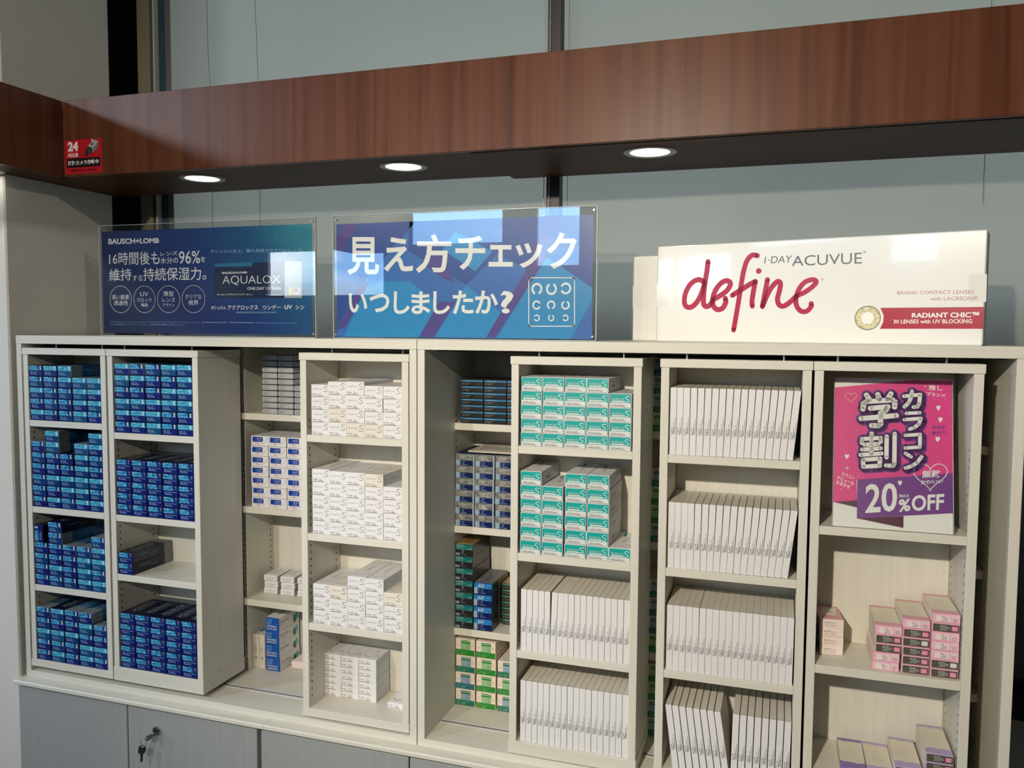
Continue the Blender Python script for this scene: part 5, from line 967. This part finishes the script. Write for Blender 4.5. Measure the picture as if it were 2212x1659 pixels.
# rack 6
g6 = 'pink boxes stacked in the rightmost rack'
stack('L', 'blush_box', 'thin blush pink box', 'short left stack of rightmost rack', 'blush boxes in the rightmost rack', [.0918], -.6684, .0187, [4], y=1.7930, jx=.0004, pick=lambda c, r_, n: (0, 3-r_), xtra=lambda c, r_: (0, 0, .10))
lay = {0: [0, 0, 1, 1, 0], 1: [1, 1, 1, 2, 1, 0], 2: [1, 2, 0, 0, 0, 1, 0]}
for c, (x, pl) in enumerate(((.1873, 'left pink stack'), (.2400, 'middle pink stack'), (.2905, 'right pink stack'))):
    n = len(lay[c])
    for r_ in range(n):
        dx = (.0035*(r_ >= 2) if c == 0 else 0)+random.uniform(-.0004, .0004); k = lay[c][r_]
        ds = ('pink ended box', 'dark ended pink box', 'grey ended pink box')[k]
        box('K', 'pink_lens_box', (x+dx+.0005, 1.7420+(.0025 if c < 2 else 0)+random.uniform(0, .001), Z-.6684+.0002+r_*.0182), '%s, %s from bottom of the %s, rightmost rack' % (ds, ORD[r_], pl), g6, (0, 0, random.uniform(-.004, .004)), 0, k, r_ == n-1)
g7 = 'lilac boxes at the bottom of the rightmost rack'
for x, n, bi, pl, zo in ((.1345, 1, 1, 'leftmost pile', 0), (.1850, 1, 0, 'second pile', 0), (.2350, 2, 0, 'third pile', 0), (.2885, 4, 0, 'rightmost pile', 0)):
    for r_ in range(n): box('V', 'lilac_lens_box', (x, 1.735, Z-.8900+.0002+r_*.0182), 'lilac ended box, %s from bottom, %s on the lowest visible shelf' % (ORD[r_], pl), g7, (0, 0, random.uniform(-.004, .004)), bi, bi if n < 3 else 0, r_ == n-1)
box('X', 'printed_carton', (.0845, 1.760, Z-.9380), 'blush carton with dark vertical writing, bottom left corner of rightmost rack', None, (0, 0, 0), 0, 0) if 0 else None
# rear left bay
gA = 'grey slim boxes in the left gap'
stack('A', 'grey_slim_box', 'grey slim box', 'top shelf in left gap', gA, [-1.3400, -1.2905, -1.2410], -.2324, .0161, [10, 10, 10], y=1.9130, jr=.003, xtra=lambda c, r_: (.001 if c == 2 else 0, .040 if c == 2 and r_ >= 5 else 0, 0))
stack('B', 'blue_label_box', 'white box with blue label', 'second shelf in left gap', 'blue label boxes in the left gap', [-1.3785, -1.3225, -1.2660], -.4920, .0284, [7, 7, 7], y=1.9135, jx=.0012, xtra=lambda c, r_: (0, 0, .02))
for c, (x, y_, a) in enumerate(((-1.3822, 1.968, .05), (-1.3290, 1.969, .10), (-1.2770, 1.974, .04))):
    for r_ in range(3): box('C', 'small_white_box', (x+(.002 if r_ == 1 else 0), y_, Z-.7526+.0002+r_*.0181), 'small white box, column %s from left, %s from bottom, left gap' % (ORD[c], ORD[r_]), 'small white boxes in the left gap', (0, 0, a), 0, r_, r_ == 2)
for i, x in enumerate((-1.4070, -1.3875)): box('U', 'standing_white_box', (x, 1.9495+.001*i, Z-.9636), 'white narrow box standing on the floor of left gap, %s' % ('leftmost' if not i else 'against the blue ended stack'), 'narrow white boxes in the left gap', (0, 0, 0), 0, 0, True)
for r_ in range(4): box('D', 'blue_ended_box', (-1.3620+(.0015, -.0005, -.0005, 0)[r_], 1.9446, Z-.9636+r_*.0381), 'blue ended white box, %s from bottom of stack in left gap' % ORD[r_], 'blue ended boxes in the left gap', (0, 0, .0), 0, r_, r_ == 3, True)
for r_ in range(5):
    q = MB(); q.box(0, .070, 0, .060, 0, .0036, 'blush', .0003); o = q.obj('pink_leaflet', None, (-1.305+.0015*math.sin(r_*2), 1.985, Z-.9636+r_*.0038)); o.rotation_euler = (0, 0, .03*math.sin(r_*1.7)); tag(o, 'pink booklet, %s from bottom of the small pile beside the blue ended stack' % ORD[r_], 'booklet', 'pink booklets in the left gap')
# rear right bay
stack('E', 'dark_slim_box', 'black slim box with blue line', 'top shelf in right gap', 'black slim boxes in the right gap', [-.7595, -.6992, -.6390], -.2334, .0157, [7, 7, 7], y=1.9130, jx=.0004, jr=.002)
stack('F', 'foil_lens_box', 'silver and navy box', 'second shelf in right gap', 'silver navy boxes in the right gap', [-.7742, -.7215, -.6680], -.4949, .0306, [6, 6, 6], y=1.9135, jx=.0008, jr=.004)
for i, (x, y_, w2, l2, h2, m_, ds) in enumerate(((-.768, 1.922, .075, .115, .005, 'navy', 'dark blue pad of leaflets on the silver boxes in right gap'), (-.741, 1.915, .125, .120, .004, 'box_cream', 'pale pad of printed leaflets on the silver boxes in right gap'))):
    q = MB(); n = 6
    for k in range(n): q.box(0, w2, 0, l2, h2*k/n, h2*(k+.8)/n, m_, .0002)
    if i:
        for k in range(7): q.box(.02+k*.013, .026+k*.013, .03, .08+.006*(k % 3), h2, h2+.0001, 'ink_soft', 0)
    o = q.obj('leaflet_pad', None, (x, y_, Z-.4949+.1838+(.0052 if i else 0))); tag(o, ds, 'leaflets')
stack('H', 'teal_black_box', 'teal and black box', 'third shelf in right gap', 'teal black boxes in the right gap', [-.7742], -.7595, .0312, [7], y=1.9150, jx=.0008, jr=.002)
stack('M', 'bright_blue_box', 'bright blue box', 'third shelf in right gap', 'bright blue boxes in the right gap', [-.7245], -.7595, .0308, [4], y=1.9150, jx=.0008, jr=.004)
stack('J', 'green_line_box', 'black slim box with green line', 'third shelf in right gap', 'black green boxes in the right gap', [-.6700], -.7595, .0156, [7], y=1.9740, jx=.0004, jr=.003)
stack('R', 'green_white_box', 'green and white box', 'floor of right gap', 'green white boxes in the right gap', [-.7738, -.7175, -.6605], -.9636, .0440, [4, 4, 3], y=1.9180, jx=.001, jr=.006, pick=lambda c, r_, n: (0, {(0, 0): 1, (0, 1): 2, (0, 2): 1, (0, 3): 0, (1, 0): 0, (1, 1): 0, (1, 2): 0, (1, 3): 0, (2, 0): 1, (2, 1): 0, (2, 2): 1}[(c, r_)]))
# narrow slit between the fourth and fifth rack
sl = {-.2334: ([0, 1, 2, 2], 'top'), -.4949: ([1, 0, 0, 1], 'second'), -.7595: ([0, 2, 2, 1], 'third'), -.9636: ([1, 1, 0, 0], 'bottom')}
for z0, (cols_, pl) in sl.items():
    for r_, k in enumerate(cols_): box('R', 'green_white_box', (-.2925+.0005*r_, 1.9180, Z+z0+.0002+r_*.0408*(1 if z0 < -.24 else .98)+r_*.003), '%s box in the slit beside fifth rack, %s compartment, %s from bottom' % (('green', 'teal', 'blue')[k], pl, ORD[r_]), 'boxes seen in the slit between racks', (0, 0, 0), 0, k, True) if z0 > -2 else None

# ------------------------------------------------------------------ poster in the rightmost rack
ps = empty('poster_stand', (.1056, 1.7365, Z-.3838)); tag(ps, 'pink and purple sale poster in a clear stand, rightmost rack', 'poster'); ps.rotation_euler = (-math.atan2(.076, .2917), 0, 0)
q = MB(); q.box(0, .2143, .0006, .0014, 0, .301, 'paper', 0); q.obj('sheet', ps); p = Print(eps=.00012); p.art(ART_POSTER); link('printed_art', p.mesh('printed_art'), ps, (0, .0005, 0))
q = MB(); q.box(-.001, .2155, -.0026, -.0010, 0, .306, 'acrylic', 0); q.obj('clear_front', ps)
q = MB(); q.box(-.001, .2155, .0016, .0034, 0, .306, 'acrylic', 0); q.obj('clear_back', ps)
q = MB(); q.box(.2150, .2158, -.0026, .0034, 0, .306, 'acrylic_edge', 0); q.box(-.0014, -.0006, -.0026, .0034, 0, .306, 'acrylic_edge', 0); q.obj('edge_strips', ps)
q = MB(); a = math.radians(14.6); q.box(.04, .175, .004, .006, .006, .095, 'acrylic', 0); o = q.obj('foot', ps); o.rotation_euler = (-.45, 0, 0)

# ------------------------------------------------------------------ signs on the top
def sign(x0, x1, y, h_, px0, pz0, W, H, basemat, art, label, res=3):
    o = empty('sign_holder', (x0, y, Z-.0238)); tag(o, label, 'sign', 'printed signs in clear acrylic holders'); Wd = x1-x0
    for nm, ya_, yb_ in (('clear_front', -.0035, -.0015), ('clear_back', .0015, .0035)):
        q = MB(); q.box(0, Wd, ya_, yb_, 0, h_, 'acrylic', 0); q.obj(nm, o)
    q = MB(); q.box(0, W, 0, .0004, 0, H, basemat, 0); link('print_sheet', q.mesh('print_sheet'), o, (px0-x0, 0, pz0))
    p = Print(eps=.00012); p.art(art, res); link('printed_art', p.mesh('printed_art'), o, (px0-x0, -.0001, pz0))
    q = MB()
    for a, b_ in ((0, .0012), (Wd-.0012, Wd)): q.box(a, b_, -.0038, .0038, 0, h_, 'acrylic_edge', 0)
    q.box(0, Wd, -.0038, .0038, h_-.0008, h_, 'acrylic_edge', 0); q.box(0, Wd, -.0038, .0038, 0, .0012, 'acrylic_edge', 0); q.obj('polished_edges', o)
    for a in (.008, Wd-.008):
        for b_ in (.010, h_-.010):
            q = MB(); q.cyl((a, -.0055, b_), (a, .0045, b_), .0022, 'steel', 12); q.obj('screw', o)
    q = MB(); q.box(Wd*.3, Wd*.7, .004, .06, 0, .002, 'acrylic', 0); q.obj('foot', o)
sign(-1.820, -1.1305, 1.85, .3055, -1.8135, .0075, .671, .282, 'sign_ocean', ART_LEFT, 'navy blue contact lens advert in clear holder, left on the bookcase top')
sign(-1.0690, -.3990, 1.83, .303, -1.0605, .0040, .6513, .279, 'sign_blue', ART_MIDDLE, 'light blue eye check sign with white letters and C rings chart')
# ------------------------------------------------------------------ giant display boxes
def giant(loc, rot, w_, d_, h_, label, full):
    o = empty('display_carton', loc); o.rotation_euler = (0, 0, rot); tag(o, label, 'box', 'oversized white display cartons')
    link('carton_body', carton('carton_body', w_, d_, h_, plain('paper_gloss', 'box_cream'), bev=.0022), o)
    p = Print(eps=.00015); p.art(ART_BOX if full else [a for a in ART_BOX if a[0] == 'p' and a[2] == 'tape'][:1], 4); link('printed_art', p.mesh('printed_art'), o)
    return o
giant((-.279, 1.93, Z-.0236), -math.atan2(.17, .64), .662, .078, .218, 'huge glossy white lens carton with red script on the bookcase top', True)
giant((-.3546, 2.045, Z-.0236), -math.atan2(.17, .64), .33, .050, .2065, 'second huge white carton mostly hidden behind the left end of the first', False)
